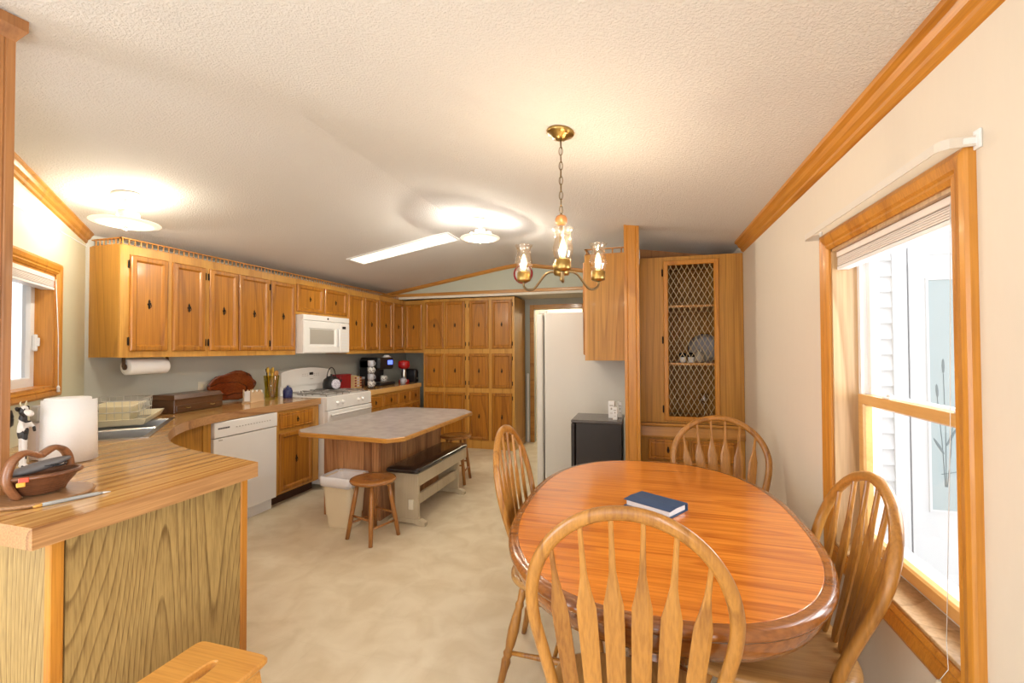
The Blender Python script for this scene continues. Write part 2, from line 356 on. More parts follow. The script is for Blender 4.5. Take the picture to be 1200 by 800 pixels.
def smooth_curve(pts, n=8):
    out = []; P = [Vector(p) for p in pts]; P = [P[0]*2-P[1]] + P + [P[-1]*2-P[-2]]
    for i in range(1, len(P)-2):
        for k in range(n):
            t = k/n; a, b, c, d = P[i-1], P[i], P[i+1], P[i+2]
            out.append(.5*((2*b)+(c-a)*t+(2*a-5*b+4*c-d)*t*t+(3*b-a-3*c+d)*t*t*t))
    out.append(P[-2]); return out
def rr4(cx, cy, wx, wy, z, r=.04, n=6):
    out = []
    for sx, sy, a0_ in ((1,1,0),(-1,1,PI/2),(-1,-1,PI),(1,-1,1.5*PI)):
        for k in range(n+1):
            a = a0_+PI/2*k/n; out.append((cx+sx*(wx-r)+r*math.cos(a), cy+sy*(wy-r)+r*math.sin(a), z))
    return out
# cabinet front pieces --------------------------------------------------------
def add_pull(F, u, v, n, parent, s=1.):
    mb = MB(F)
    w, h = .014*s, .037*s
    pts = [(0,-h),(w*.55,-h*.6),(w*.4,-h*.35),(w,0),(w*.4,h*.35),(w*.55,h*.6),(0,h),(-w*.55,h*.6),(-w*.4,h*.35),(-w,0),(-w*.4,-h*.35),(-w*.55,-h*.6)]
    mb.loft([[(u+a, v+b, n) for a, b in pts], [(u+a, v+b, n+.003) for a, b in pts], [(u+a*.8, v+b*.85, n+.005) for a, b in pts]])
    mb.ell((u, v+.006*s, n+.010), (.007*s, .007*s, .008))
    ring = [(u+.011*s*math.sin(t), v-.010*s-.014*s*math.cos(t), n+.009) for t in [2*PI*k/14 for k in range(14)]]
    mb.tube(ring, .0022*s, 6, loop=True)
    return mb.build('pull', 'iron', parent)
def add_hinge(F, u, v, n, parent):
    mb = MB(F); mb.box((u-.006, v-.028, n), (u+.006, v+.028, n+.006), .002); mb.tube([(u, v-.022, n+.008), (u, v+.022, n+.008)], .004, 8)
    mb.ell((u, v+.026, n+.008), (.004,.005,.004), 8, 6); mb.ell((u, v-.026, n+.008), (.004,.005,.004), 8, 6)
    return mb.build('hinge', 'iron', parent)
DOORP = [(0,.009),(.004,.015),(.010,.019),(.034,.020),(.039,.017),(.043,.010),(.048,.004),(.052,.004)]
DOORP2 = [(0,.010),(.004,.016),(.010,.018),(.022,.018),(.026,.013),(.030,.013),(.040,.017)]
def add_door(F, u0, u1, v0, v1, parent, hinge=None, pull=True, s=1., mat='cab', name='door', prof=DOORP, pulls=None):
    mb = MB(F); k = min(1., (u1-u0)/.2, (v1-v0)/.2)
    rect_loops(mb, u0, u1, v0, v1, [(i*k, n) for i, n in prof])
    d = mb.build(name, mat, parent)
    if pull: add_pull(F, (u0+u1)/2, (v0+v1)/2, prof[-1][1], d, s)
    if hinge is not None:
        uu = u0-.006 if hinge < 0 else u1+.006
        add_hinge(F, uu, v0+.07, 0, d); add_hinge(F, uu, v1-.07, 0, d)
    return d
def add_frame(F, u0, u1, v0, v1, stiles, rails, parent, t=.018, mat='cabframe'):
    """face frame: stiles list of (u0,u1) full height, rails list of (u0,u1,v0,v1)"""
    mb = MB(F)
    for a, b in stiles: mb.box((a, v0, -t), (b, v1, 0))
    for a, b, c, d in rails: mb.box((a+.001, c, -t), (b-.001, d, -.0005))
    return mb.build('face_frame', mat, parent)

# ------------------------------------------------------------------ room
XR, XL = .76, -3.80
PX, PZ, ML, MR = -1.64, 2.62, .17, .155
YB, YG, YR = 6.70, 5.97, -3.2      # back wall, gable, rear wall
def cz(x):
    d = x-PX; k = .35
    base = PZ + ML*d if d < 0 else PZ - MR*d
    return base - (k-abs(d))**2/(4*k)*(ML+MR)/2 if abs(d) < k else base
def struct(name, mb, mat=None): o = mb.build(name, mat, kind='structure'); return o
mb = MB(); mb.box((-4.2, YR, -.06), (XR+.16, 7.9, 0)); struct('floor', mb, 'floor')
def ceil_prism(mb, xs, y0, y1, t=.08):
    bot = [(x, cz(x)) for x in xs]; top = [(x, z+t) for x, z in reversed(bot)]
    poly = bot+top
    mb.loft([[(x, y0, z) for x, z in poly], [(x, y1, z) for x, z in poly]])
mb = MB(); ceil_prism(mb, [XL-.15]+[PX-.35+.05*k for k in range(15)]+[XR+.15], YR-.1, 6.8); struct('ceiling', mb, 'ceil')
# wall helper in plane x: slab with rectangular holes
def wall_holes(mb, plane, f0, f1, u0, u1, v0, v1, holes):
    us = sorted(set([u0, u1] + [h[0] for h in holes] + [h[1] for h in holes]))
    for a, b in zip(us[:-1], us[1:]):
        spans = [(v0, v1)]
        for h in holes:
            if h[0] <= a+1e-6 and h[1] >= b-1e-6:
                ns = []
                for s0, s1 in spans:
                    if h[2] > s0: ns.append((s0, min(s1, h[2])))
                    if h[3] < s1: ns.append((max(s0, h[3]), s1))
                spans = ns
        for s0, s1 in spans:
            if plane == 'x': mb.box((f0, a, s0), (f1, b, s1))
            else: mb.box((a, f0, s0), (b, f1, s1))
WR = (1.388, 2.166, .61, 1.83)      # right window opening y0,y1,z0,z1
mb = MB(); wall_holes(mb, 'x', XR, XR+.15, YR, 4.6, 0, cz(XR)+.02, [WR, (-2.4, -.5, .5, 2.0)]); struct('wall_right', mb, 'wallw')
mb = MB(); mb.box((XL-.12, 2.2, 0), (XL, YB, cz(XL)+.02)); struct('wall_left', mb, 'wallgrey')
# diagonal wall over the sink: from (-3.8, 2.2) towards (+x,-y)
TD = 1.55
DGM = Matrix.Translation((XL, 2.2, 0)) @ Matrix.Rotation(-PI/4, 4, 'Z')     # local x along wall, local -y is outside? (local +y points into the room)
WD = (.525, 1.33, 1.20, 1.883)
def dwall(mb):
    us = [0, WD[0], WD[1], TD]
    def topz(u): p = DGM @ Vector((u, 0, 0)); return cz(p.x)+.02
    for a, b in zip(us[:-1], us[1:]):
        if a == WD[0]:
            mb.box((a, -.12, 0), (b, 0, WD[2])); z = WD[3]
        else: z = 0
        mb.loft([[(a,-.12,z),(b,-.12,z),(b,0,z),(a,0,z)], [(a,-.12,topz(a)),(b,-.12,topz(b)),(b,0,topz(b)),(a,0,topz(a))]])
mb = MB(DGM); dwall(mb); struct('wall_diagonal', mb, 'wallg')
pe = DGM @ Vector((TD, 0, 0)); XF, YF = pe.x, pe.y
mb = MB(); wall_holes(mb, 'x', XF-.12, XF, YR, YF, 0, cz(XF)+.02, [(-2.6, .35, .25, 2.05)]); struct('wall_front', mb, 'wallw')
mb = MB(); wall_holes(mb, 'y', YR-.12, YR, XF-.12, XR+.15, 0, 2.7, [(-2.3, .2, .2, 2.05)]); struct('wall_rear', mb, 'wallw')
# back wall with doorway, hall behind
mb = MB(); wall_holes(mb, 'y', YB, YB+.1, XL-.12, .3, 0, 2.6, [(-1.60, -.86, 0, 2.03)]); struct('wall_back', mb, 'wallgrey')
mb = MB(); mb.box((-2.4, 7.8, 0), (.3, 7.9, 2.4)); mb.box((-2.4, YB+.1, 2.4), (.3, 7.9, 2.46)); mb.box((-2.46, YB+.1, 0), (-2.4, 7.9, 2.4)); mb.box((.3, YB, 0), (.36, 7.9, 2.4)); struct('wall_hall', mb, 'hall')
mb = MB(); mb.loft([[(XL, y, 2.19), (-.13, y, 2.19), (-.13, y, cz(-.13))]+[(PX+.35-.05*k, y, cz(PX+.35-.05*k)) for k in range(15)]+[(XL, y, cz(XL))] for y in (YG, YG+.08)]); struct('wall_gable', mb, 'wallgable')
mb = MB(); mb.box((XL, YG, 2.19), (-.13, YB, 2.25)); struct('ceiling_soffit', mb, 'hall')
mb = MB(); mb.box((XL, YG-.01, 2.170), (-.138, YG, 2.206)); struct('lit_soffit_standin', mb, 'hall')  # added beige strip; its colour stands in for the lit soffit underside
# partition carrying the post
mb = MB(); mb.box((-.13, 3.68, 0), (-.035, YB, 2.30)); mb.box((-.035, 4.5, 0), (XR, 4.6, 2.24)); struct('wall_partition', mb, 'wallgrey')
# trims
def moulding(mb, pts, sec, N): mb.sweep(pts, sec, N, smooth=False)
CR = [(0,0),(.0,.012),(.012,.020),(.022,.020),(.030,.032),(.050,.040),(.062,.058),(.075,.060),(.075,0)]
def crown_x(y0, y1):
    # right wall crown: section in x-z
    mb = MB(); zt = cz(XR)
    sec = [(XR, zt+.01), (XR-.062, zt+.012), (XR-.060, zt-.006), (XR-.044, zt-.016), (XR-.036, zt-.034), (XR-.020, zt-.048), (XR-.018, zt-.060), (XR-.008, zt-.072), (XR, zt-.078)]
    mb.loft([[(x, y, z) for x, z in sec] for y in (y0, y1)]); struct('trim_1', mb, 'trim')
crown_x(YR, 3.86)
mb = MB(DGM)   # crown on the diagonal wall follows the ceiling slope
rings = []
for u in (0.0, TD):
    zt = cz((DGM @ Vector((u, 0, 0))).x)
    rings.append([(u, y, zt+z) for y, z in ((0,.02),(.045,.02),(.045,-.004),(.034,-.014),(.026,-.032),(.012,-.044),(.010,-.060),(0,-.068))])
mb.loft(rings); struct('trim_2', mb, 'trimx')
mb = MB(DGM); mb.box((0, 0, cz(XL)-.09), (TD, .004, cz(XL)-.084)); struct('trim_3', mb, 'vinyl')
mb = MB()
xs_ = [XL]+[PX-.35+.05*k for k in range(15)]+[-.13]
for xa, xb in zip(xs_[:-1], xs_[1:]):
    mb.loft([[(x, y, cz(x)+dz) for y, dz in ((YG,-.05),(YG-.015,-.05),(YG-.03,-.03),(YG-.03,.012),(YG,.012))] for x in (xa, xb)])
struct('trim_4', mb, 'trimx')
mb = MB(); mb.box((XL, YG-.025, 2.205), (-.13, YG, 2.25), .006); struct('trim_5', mb, 'trimx')
# post at the end of the partition (grooved), and the dark pillar on the peninsula
def grooved_post(name, x0, x1, y0, y1, z0, z1, mat, cap=False):
    mb = MB(); g = .004
    w = x1-x0; a, b = x0+w*.22, x1-w*.22
    c, d = y0+(y1-y0)*.22, y1-(y1-y0)*.22
    poly = [(x0,y0),(a-g,y0),(a,y0+g),(a+g,y0),(b-g,y0),(b,y0+g),(b+g,y0),(x1,y0),(x1,c-g),(x1-g,c),(x1,c+g),(x1,d-g),(x1-g,d),(x1,d+g),(x1,y1),(x0,y1),(x0,d+g),(x0+g,d),(x0,d-g),(x0,c+g),(x0+g,c),(x0,c-g)]
    mb.prism(poly, z0, z1)
    if cap:
        cc = .022
        mb.loft([[(x0,y0,z1-.07),(x1,y0,z1-.07),(x1,y1,z1-.07),(x0,y1,z1-.07)], [(x0-cc,y0-cc,z1-.028),(x1+cc,y0-cc,z1-.028),(x1+cc,y1+cc,z1-.028),(x0-cc,y1+cc,z1-.028)], [(x0-cc,y0-cc,z1),(x1+cc,y0-cc,z1),(x1+cc,y1+cc,z1+.01),(x0-cc,y1+cc,z1+.01)]])
    return struct(name, mb, mat)
grooved_post('trim_7', -.135, -.022, 3.58, 3.69, 0, cz(-.08)+.01, 'trimz')
grooved_post('trim_8', -2.155, -2.04, .86, .975, ZC, cz(-2.1)+.0, 'pillar', cap=True)
mb = MB(); mb.box((XR-.014, YR, 0), (XR, 3.86, .075), .004); struct('baseboard_right', mb, 'trim')
# doorway casing at the back
mb = MB(); mb.box((-1.665, YB-.018, 0), (-1.60, YB, 2.10), .005); mb.box((-1.60, YB-.018, 2.03), (-.86, YB, 2.10), .005); mb.box((-.86, YB-.018, 0), (-.80, YB, 2.10), .005)
struct('trim_9', mb, 'trimx')
mb = MB(); mb.box((-1.71, YB-.05, 0), (-1.675, YB-.02, 1.05), .01); struct('trim_10', mb, 'vinyl')

# ---------------------------------------------------------------- right window
def casing(mb, y0, y1, z0, z1, w, X=XR, t=.022):
    """picture-frame casing with stepped profile around opening in plane x=X, towards -x"""
    prof = [(0, .010), (.012, .018), (.022, .014), (.030, .020), (w-.018, t+.004), (w-.006, t), (w, t-.006)]
    rings = []
    def rr(i, n): return [(X-n, y0-i, z0-i), (X-n, y1+i, z0-i), (X-n, y1+i, z1+i), (X-n, y0-i, z1+i)]
    rings = [rr(0, 0)] + [rr(i, n) for i, n in prof] + [rr(w, 0)]
    mb.loft(rings, cap=False, loop=True)
w1 = thing('window_1', '', '', (XR, 1.777, .61), kind='structure')
mb = MB(); casing(mb, WR[0], WR[1], WR[2], WR[3], .072); mb.build('window_casing', 'trimz', w1)
y0, y1, z0, z1 = WR
mb = MB(); mb.box((XR-.002, y0, z0), (XR+.15, y0+.012, z1)); mb.box((XR-.002, y1-.012, z0), (XR+.15, y1, z1)); mb.box((XR-.002, y0, z1-.012), (XR+.15, y1, z1)); mb.build('window_jamb', 'jamb', w1)
mb = MB(); mb.box((XR-.004, y0+.012, z0), (XR+.13, y1-.012, z0+.012), .003); mb.build('window_stool', 'jamb', w1)
mb = MB()
for a, b in ((y0+.012, y0+.034), (y1-.034, y1-.012)): mb.box((XR+.085, a, z0+.01), (XR+.15, b, z1-.01))
mb.box((XR+.10, y0+.02, z0), (XR+.20, y1-.02, z0+.045)); mb.box((XR+.085, y0+.02, z1-.03), (XR+.15, y1-.02, z1)); mb.build('vinyl_frame', 'vinyl', w1)
def sash(x0, x1, ya, yb, za, zb, w, mat, nm):
    mb = MB(frame('x', (x0+x1)/2, 1)); t = (x1-x0)/2
    rings = [[(ya+i,za+i,n),(yb-i,za+i,n),(yb-i,zb-i,n),(ya+i,zb-i,n)] for i, n in ((0,-t),(w-.006,-t),(w,-t+.008),(w,t),(0,t))]
    mb.loft(rings, cap=False, loop=True); s = mb.build(nm, mat, w1)
    g = MB(); g.box(((x0+x1)/2-.002, ya+w-.004, za+w-.004), ((x0+x1)/2+.002, yb-w+.004, zb-w+.004)); g.build('glass_pane', 'glass', s)
    return s
M['sashwood'] = oak('sash_wood', (.78, .46, .16), (.58, .29, .07), 'y', 4, 3, contrast=.5)
sl = sash(XR+.075, XR+.105, y0+.03, y1-.03, z0+.04, 1.235, .042, 'sashwood', 'lower_sash')
su = sash(XR+.108, XR+.135, y0+.03, y1-.03, 1.205, z1-.02, .036, 'vinyl', 'upper_sash')
for yy in (y0+.13, y1-.26):
    mb = MB(); mb.box((XR+.078, yy, 1.235), (XR+.104, yy+.045, 1.242), .002); mb.box((XR+.085, yy+.008, 1.241), (XR+.096, yy+.036, 1.252), .003); mb.build('sash_lock', 'vinyl', w1)
# exterior steel ledge
mb = MB(); mb.box((XR+.15, y0-.02, z0+.01), (XR+.22, y1+.02, z0+.03)); mb.build('outer_ledge', 'vinyl', w1)
# blind
bl = thing('window_blind', 'raised cream pleated blind with pull cord in the large window beside the dining table', 'blind', (XR+.035, (y0+y1)/2, z1-.07))
mb = MB(); mb.box((XR+.012, y0+.016, z1-.036), (XR+.058, y1-.016, z1-.013), .003); mb.build('headrail', 'blind', bl)
mb = MB()
for k in range(9):
    zz = z1-.040-k*.0036; mb.box((XR+.014+(k%2)*.003, y0+.018, zz-.0030), (XR+.056-(k%2)*.003, y1-.018, zz))
mb.build('pleats', 'blind', bl)
mb = MB(); mb.box((XR+.013, y0+.016, z1-.088), (XR+.057, y1-.016, z1-.074), .003); mb.build('bottom_rail', 'vinyl', bl)
mb = MB(); mb.tube([(XR+.012, y0+.045, z1-.03), (XR+.004, y0+.050, 1.2), (XR-.012, y0+.052, .66)], .0009, 5); mb.tube([(XR-.012, y0+.052, .66), (XR-.020, y0+.032, .60), (XR-.03, y0+.052, .555)], .0009, 5)
cd = mb.build('pull_cord', 'vinyl', bl)
mb = MB(); mb.lathe([(.004,0),(.011,.004),(.009,.03),(.004,.042)], (XR-.03, y0+.052, .515)); mb.build('tassel', 'plate', cd)
# curtain rod
cr_ = thing('curtain_rod', 'empty white flat curtain rod mounted above the large window frame', 'curtain rod', (XR-.035, 1.79, 1.905))
mb = MB(); pts = [(XR-.004,1.305),(XR-.055,1.308),(XR-.068,1.318),(XR-.072,1.335),(XR-.072,2.235),(XR-.066,2.262),(XR-.055,2.27),(XR-.004,2.272)]
mb.loft([[(x, y, 1.893), (x+(.003 if i in (3,4) else 0), y+(.003 if i < 3 else (-.003 if i > 4 else 0)), 1.893), (x+(.003 if i in (3,4) else 0), y+(.003 if i < 3 else (-.003 if i > 4 else 0)), 1.917), (x, y, 1.917)] for i, (x, y) in enumerate(pts)]); mb.build('rod', 'rod', cr_)
for yy in (1.305, 2.272):
    mb = MB(); mb.box((XR-.006, yy-.012, 1.885), (XR, yy+.012, 1.93), .002); mb.box((XR-.03, yy-.002, 1.898), (XR-.004, yy+.004, 1.912)); mb.ell((XR-.007, yy, 1.922), (.003,.004,.004), 8, 6); mb.build('bracket', 'vinyl', cr_)
# exterior seen through the window
YE = 3.6
mb = MB()
k = 0; z = -.2
while z < 2.5:
    mb.loft([[(x, YE, z), (x, YE-.022, z), (x, YE-.006, z+.105), (x, YE, z+.105)] for x in (XR+.15, 1.60)]); z += .105
mb.box((1.60, YE-.03, -.2), (1.68, YE, 2.5)); mb.box((XR+.15, YE, -.2), (4.5, YE+.1, 2.5))
struct('wall_exterior', mb, 'siding')
mb = MB(); mb.box((XR+.15, -3, -.26), (5, YE, -.2)); struct('floor_deck', mb, 'deck')
sp = thing('sidelight_door', 'white exterior door panel with frosted glass etched with cattails, seen through the large window', 'door', (1.87, YE-.02, -.2))
F = frame('y', YE, -1)
mb = MB(F); u0, u1, v0, v1 = 1.69, 2.05, -.2, 2.08
mb.loft([[(u0,v0,0),(u1,v0,0),(u1,v1,0),(u0,v1,0)], [(u0,v0,.03),(u1,v0,.03),(u1,v1,.03),(u0,v1,.03)], [(u0+.035,v0,.03),(u1-.035,v0,.03),(u1-.035,v1-.05,.03),(u0+.035,v1-.05,.03)], [(u0+.04,v0,.018),(u1-.04,v0,.018),(u1-.04,v1-.055,.018),(u0+.04,v1-.055,.018)]]); mb.build('door_panel', 'siding', sp)
mb = MB(F)
g0, g1, h0, h1 = 1.80, 1.945, .37, 1.86
rings = [[(g0-i,h0-i,n),(g1+i,h0-i,n),(g1+i,h1+i,n),(g0-i,h1+i,n)] for i, n in ((.018,.018),(.016,.028),(.003,.028),(0,.02))]
mb.loft(rings, cap=False, loop=True); mb.build('glass_frame', 'siding', sp)
mb = MB(F); mb.box((g0, h0, .019), (g1, h1, .022)); gl = mb.build('frosted_pane', 'frost', sp)
mb = MB(F)
for (xa, za, xb, zb) in ((1.87,.52,1.835,1.10),(1.875,.52,1.87,1.25),(1.88,.52,1.915,.95),(1.85,.60,1.93,.62)):
    mb.tube([(xa,za,.023),((xa+xb)/2+.004,(za+zb)/2,.023),(xb,zb,.023)], .0018, 5)
for (xc, zc_, l, a) in ((1.835,1.14,.045,.05),(1.87,1.30,.05,0),(1.84,.78,.06,.5),(1.905,.84,.07,-.45),(1.92,1.0,.05,-.3)):
    R = Matrix.Rotation(a, 3, 'Z'); mb.ell((xc, zc_, .023), (.008, l, .0015), 8, 8, rot=R)
mb.build('etched_cattails', 'etch', gl)

# ---------------------------------------------------------------- left (sink) window on the diagonal wall
w2 = thing('window_2', '', '', tuple(DGM @ Vector((.93, 0, 1.2))), kind='structure')
a0, a1, b0, b1 = WD
def dcasing(mb, w, t=.02):
    prof = [(0, .008), (.014, .018), (.022, .013), (.032, .019), (w-.016, t+.003), (w, t-.006)]
    rr = lambda i, n: [(a0-i, n, b0-i*.75), (a1+i, n, b0-i*.75), (a1+i, n, b1+i), (a0-i, n, b1+i)]
    mb.loft([rr(0, 0)] + [rr(i, n) for i, n in prof] + [rr(w, 0)], cap=False, loop=True)
mb = MB(DGM); dcasing(mb, .07); mb.build('window_casing', 'trimz', w2)
mb = MB(DGM); mb.box((a0, -.12, b0), (a0+.012, .002, b1)); mb.box((a1-.012, -.12, b0), (a1, .002, b1)); mb.box((a0, -.12, b1-.012), (a1, .002, b1)); mb.box((a0, -.12, b0), (a1, .002, b0+.012)); mb.build('window_jamb', 'trimz', w2)
F2 = DGM @ Matrix(((1,0,0,0),(0,0,1,-.10),(0,1,0,0),(0,0,0,1)))
for ua, ub, nm in ((a0+.012, (a0+a1)/2+.02, 'sliding_sash'), ((a0+a1)/2-.02, a1-.012, 'fixed_sash')):
    mb = MB(F2); t = .018
    mb.loft([[(ua+i,b0+.012+i,n),(ub-i,b0+.012+i,n),(ub-i,b1-.012-i,n),(ua+i,b1-.012-i,n)] for i, n in ((0,-t),(.05,-t),(.055,0),(.05,t),(0,t))], cap=False, loop=True); s = mb.build(nm, 'vinyl', w2)
    g = MB(F2); g.box((ua+.045, b0+.055, -.002), (ub-.045, b1-.055, .002)); g.build('glass_pane', 'glass', s)
    if nm == 'sliding_sash':
        g = MB(F2); g.box((ua+.012, 1.42, t), (ua+.034, 1.52, t+.022), .006); g.box((ua+.016, 1.45, t+.02), (ua+.03, 1.50, t+.032), .004); g.build('sash_latch', 'vinyl', s)
b2 = thing('window_blind', 'raised cream blind with hanging cord at the top of the small window over the sink', 'blind', tuple(DGM @ Vector((.93, -.03, 1.82))))
mb = MB(DGM); mb.box((a0+.014, -.055, b1-.040), (a1-.014, .006, b1-.013), .003); mb.build('headrail', 'blind', b2)
mb = MB(DGM)
for k in range(10): zz = b1-.042-k*.0036; mb.box((a0+.016, -.052+(k%2)*.003, zz-.003), (a1-.016, .004-(k%2)*.003, zz))
mb.build('pleats', 'blind', b2)
mb = MB(DGM); mb.box((a0+.015, -.054, b1-.094), (a1-.015, .005, b1-.080), .003); mb.build('bottom_rail', 'vinyl', b2)
mb = MB(DGM); mb.tube([(a0+.02, .012, b1-.03), (a0+.018, .026, 1.5), (a0+.017, .028, 1.21)], .0022, 5); c2 = mb.build('pull_cord', 'vinyl', b2)
mb = MB(DGM); mb.lathe([(.003,0),(.009,.004),(.006,.022),(.009,.026),(.004,.04)], (a0+.017, .028, 1.172)); mb.build('tassel', 'vinyl', c2)
# neighbouring siding outside the sink window
mb = MB(DGM)
for k in range(16): mb.box((-.6+k*.19, -1.3, .2), (-.6+k*.19+.11, -1.26, 2.6)); 
mb.box((-.8, -1.36, .2), (2.4, -1.3, 2.6)); struct('wall_neighbour', mb, 'bluesiding')

# ---------------------------------------------------------------- upper cabinets, left run
FX = -3.49; FU = frame('x', FX, 1)
UB, UT = 1.372, 2.165
def upper(label, u0, u1, doors, v0=UB, v1=UT, hinges=None, endpanel=False, cat='cabinet', s=1.):
    t = thing('upper_cabinet', label, cat, ((FX+XL)/2, (u0+u1)/2, v0), group=None)
    mb = MB(); mb.box((XL, u0, v0+.002), (FX-.018, u1, v1)); mb.build('cabinet_box', 'side', t)
    st = [(u0, doors[0][0]+.012)] + [(doors[i][1]-.012, doors[i+1][0]+.012) for i in range(len(doors)-1)] + [(doors[-1][1]-.012, u1)]
    dv0, dv1 = v0+.045, v1-.06
    if v1-v0 < .5: dv0, dv1 = v0+.03, v1-.045
    mb = MB(FU)
    for a, b in st:
        if b > a: mb.box((a, v0, -.018), (b, v1, 0))
    mb.box((u0+.001, v0, -.018), (u1-.001, dv0+.012, -.0005)); mb.box((u0+.001, dv1-.012, -.018), (u1-.001, v1, -.0005))
    mb.build('face_frame', 'cabframe', t)
    for i, (a, b) in enumerate(doors):
        add_door(FU, a, b, dv0, dv1, t, hinge=None if hinges is None else hinges[i], s=s)
    return t
upper('two-door oak wall cabinet at the left end, over the hanging paper towel roll', 2.223, 2.870, [(2.281,2.546),(2.581,2.851)], hinges=[-1, 1])
upper('two-door oak wall cabinet second from the left end, over the brown wooden chest', 2.870, 3.524, [(2.889,3.165),(3.174,3.513)], hinges=[-1, 1])
upper('single-door oak wall cabinet directly left of the microwave', 3.524, 3.866, [(3.536,3.855)], hinges=[-1])
upper('short two-door oak wall cabinet above the microwave', 3.866, 4.715, [(3.876,4.280),(4.300,4.700)], v0=1.80, s=.8)
upper('two-door oak wall cabinet directly right of the microwave', 4.715, 5.398, [(4.730,5.055),(5.078,5.388)])
upper('two-door oak wall cabinet deep in the kitchen corner, over the coffee maker', 5.398, 6.10, [(5.408,5.750),(5.768,6.062)])
t = thing('upper_cabinet', 'single-door oak wall cabinet on the far wall, left of the tall pantry', 'cabinet', (-3.32, 6.4, UB))
mb = MB(); mb.box((XL, 6.12, UB), (-3.145, YB, UT)); mb.build('cabinet_box', 'side', t)
FY = frame('y', 6.10, -1)
add_frame(FY, -3.49, -3.145, UB, UT, [(-3.49,-3.455),(-3.21,-3.145)], [(-3.49,-3.145,UB,UB+.055),(-3.49,-3.145,UT-.07,UT)], t)
add_door(FY, -3.47, -3.19, UB+.045, UT-.06, t)
# gallery rail on top of the wall cabinets
gr = thing('gallery_rail', 'low turned spindle gallery rail along the top of the wall cabinets', 'rail', (-3.6, 4.1, UT))
mb = MB(); mb.box((FX-.03, 2.235, UT), (FX-.008, 6.10, UT+.008)); mb.box((FX-.03, 2.235, UT+.047), (FX-.008, 6.10, UT+.055)); mb.box((XL, 2.235, UT), (FX-.01, 2.255, UT+.008)); mb.box((XL, 2.235, UT+.047), (FX-.01, 2.255, UT+.055)); mb.build('rail', 'trim', gr)
mb = MB(); prof = [(.003,0),(.006,.008),(.003,.014),(.006,.020),(.003,.026),(.005,.034),(.003,.040)]
for k in range(97): mb.lathe(prof, (FX-.019, 2.25+k*.0398, UT+.007), 6)
for k in range(7): mb.lathe(prof, (XL+.03+k*.04, 2.245, UT+.007), 6)
sp_ = mb.build('spindles', 'trim', gr); sp_['kind'] = 'stuff'

# ---------------------------------------------------------------- pantry
PF = 6.05; FP = frame('y', PF, -1)
def pantry(label, x0, x1, cols, hg):
    t = thing('pantry_cabinet', label, 'cabinet', ((x0+x1)/2, 6.35, 0))
    mb = MB(); mb.box((x0, PF+.018, .10), (x1, YB-.06, 2.168)); mb.build('cabinet_box', 'side', t)
    mb = MB(); mb.box((x0, PF+.012, 0), (x1, YB-.06, .10)); mb.build('plinth', 'cabframe', t)
    rows = [(.125,.80),(.868,1.362),(1.43,2.125)]
    mb = MB(FP)
    for a, b in ((x0, cols[0][0]+.01), (cols[0][1]-.01, cols[1][0]+.01), (cols[1][1]-.01, x1)): mb.box((a, .0, -.018), (b, 2.168, 0))
    for a, b in ((.0,.135),(.79,.878),(1.352,1.44),(2.115,2.168)): mb.box((x0+.001, a, -.018), (x1-.001, b, -.0005))
    mb.build('face_frame', 'cabframe', t)
    for r, (v0, v1) in enumerate(rows):
        for c, (a, b) in enumerate(cols):
            add_door(FP, a, b, v0, v1, t, hinge=hg[c], s=1.)
pantry('left tall oak pantry unit of six panelled doors, beside the kitchen corner', -3.14, -2.44, [(-3.115,-2.812),(-2.790,-2.474)], [None, 1])
pantry('right tall oak pantry unit of six panelled doors, nearest the refrigerator', -2.44, -1.731, [(-2.408,-2.113),(-2.067,-1.765)], [-1, 1])

# ---------------------------------------------------------------- base cabinets
BX = -3.20; FB = frame('x', BX, 1); TOE = .10
def base_body(t, x0, x1, y0, y1, top=ZC-.065):
    mb = MB(); mb.box((x0, y0, TOE), (x1, y1, top)); mb.build('cabinet_box', 'side', t)
    mb = MB(); mb.box((x0, y0+.001, 0), (x1-.06, y1-.001, TOE)); mb.build('toe_kick', 'brown', t)
CT = ZC-.062
t = thing('base_cabinet', 'oak base cabinet with one drawer over one door, between dishwasher and stove', 'cabinet', (-3.5, 3.57, 0))
base_body(t, XL, BX-.018, 3.292, 3.868)
add_frame(FB, 3.292, 3.868, TOE, CT, [(3.292,3.36),(3.76,3.868)], [(3.292,3.868,TOE,.125),(3.292,3.868,.655,.69),(3.292,3.868,.835,CT)], t)
add_door(FB, 3.345, 3.775, .690, .838, t, name='drawer', prof=DOORP2, s=.8); add_door(FB, 3.345, 3.775, .118, .655, t)
t = thing('base_cabinet', 'oak base cabinet with small square drawers, right of the stove', 'cabinet', (-3.5, 5.4, 0))
base_body(t, XL, BX-.018, 4.675, 6.05)
ys = [(4.71,5.03),(5.065,5.385),(5.42,5.72),(5.76,6.0)]
add_frame(FB, 4.675, 6.05, TOE, CT, [(4.675,4.72)]+[(ys[i][1]-.01, ys[i+1][0]+.01) for i in range(3)]+[(5.99,6.05)], [(4.675,6.05,TOE,.13),(4.675,6.05,.65,.69),(4.675,6.05,.83,CT)], t)
for a, b in ys:
    add_door(FB, a, b, .690, .835, t, name='drawer', prof=DOORP2, s=.8); add_door(FB, a, b, .118, .655, t, s=.9)
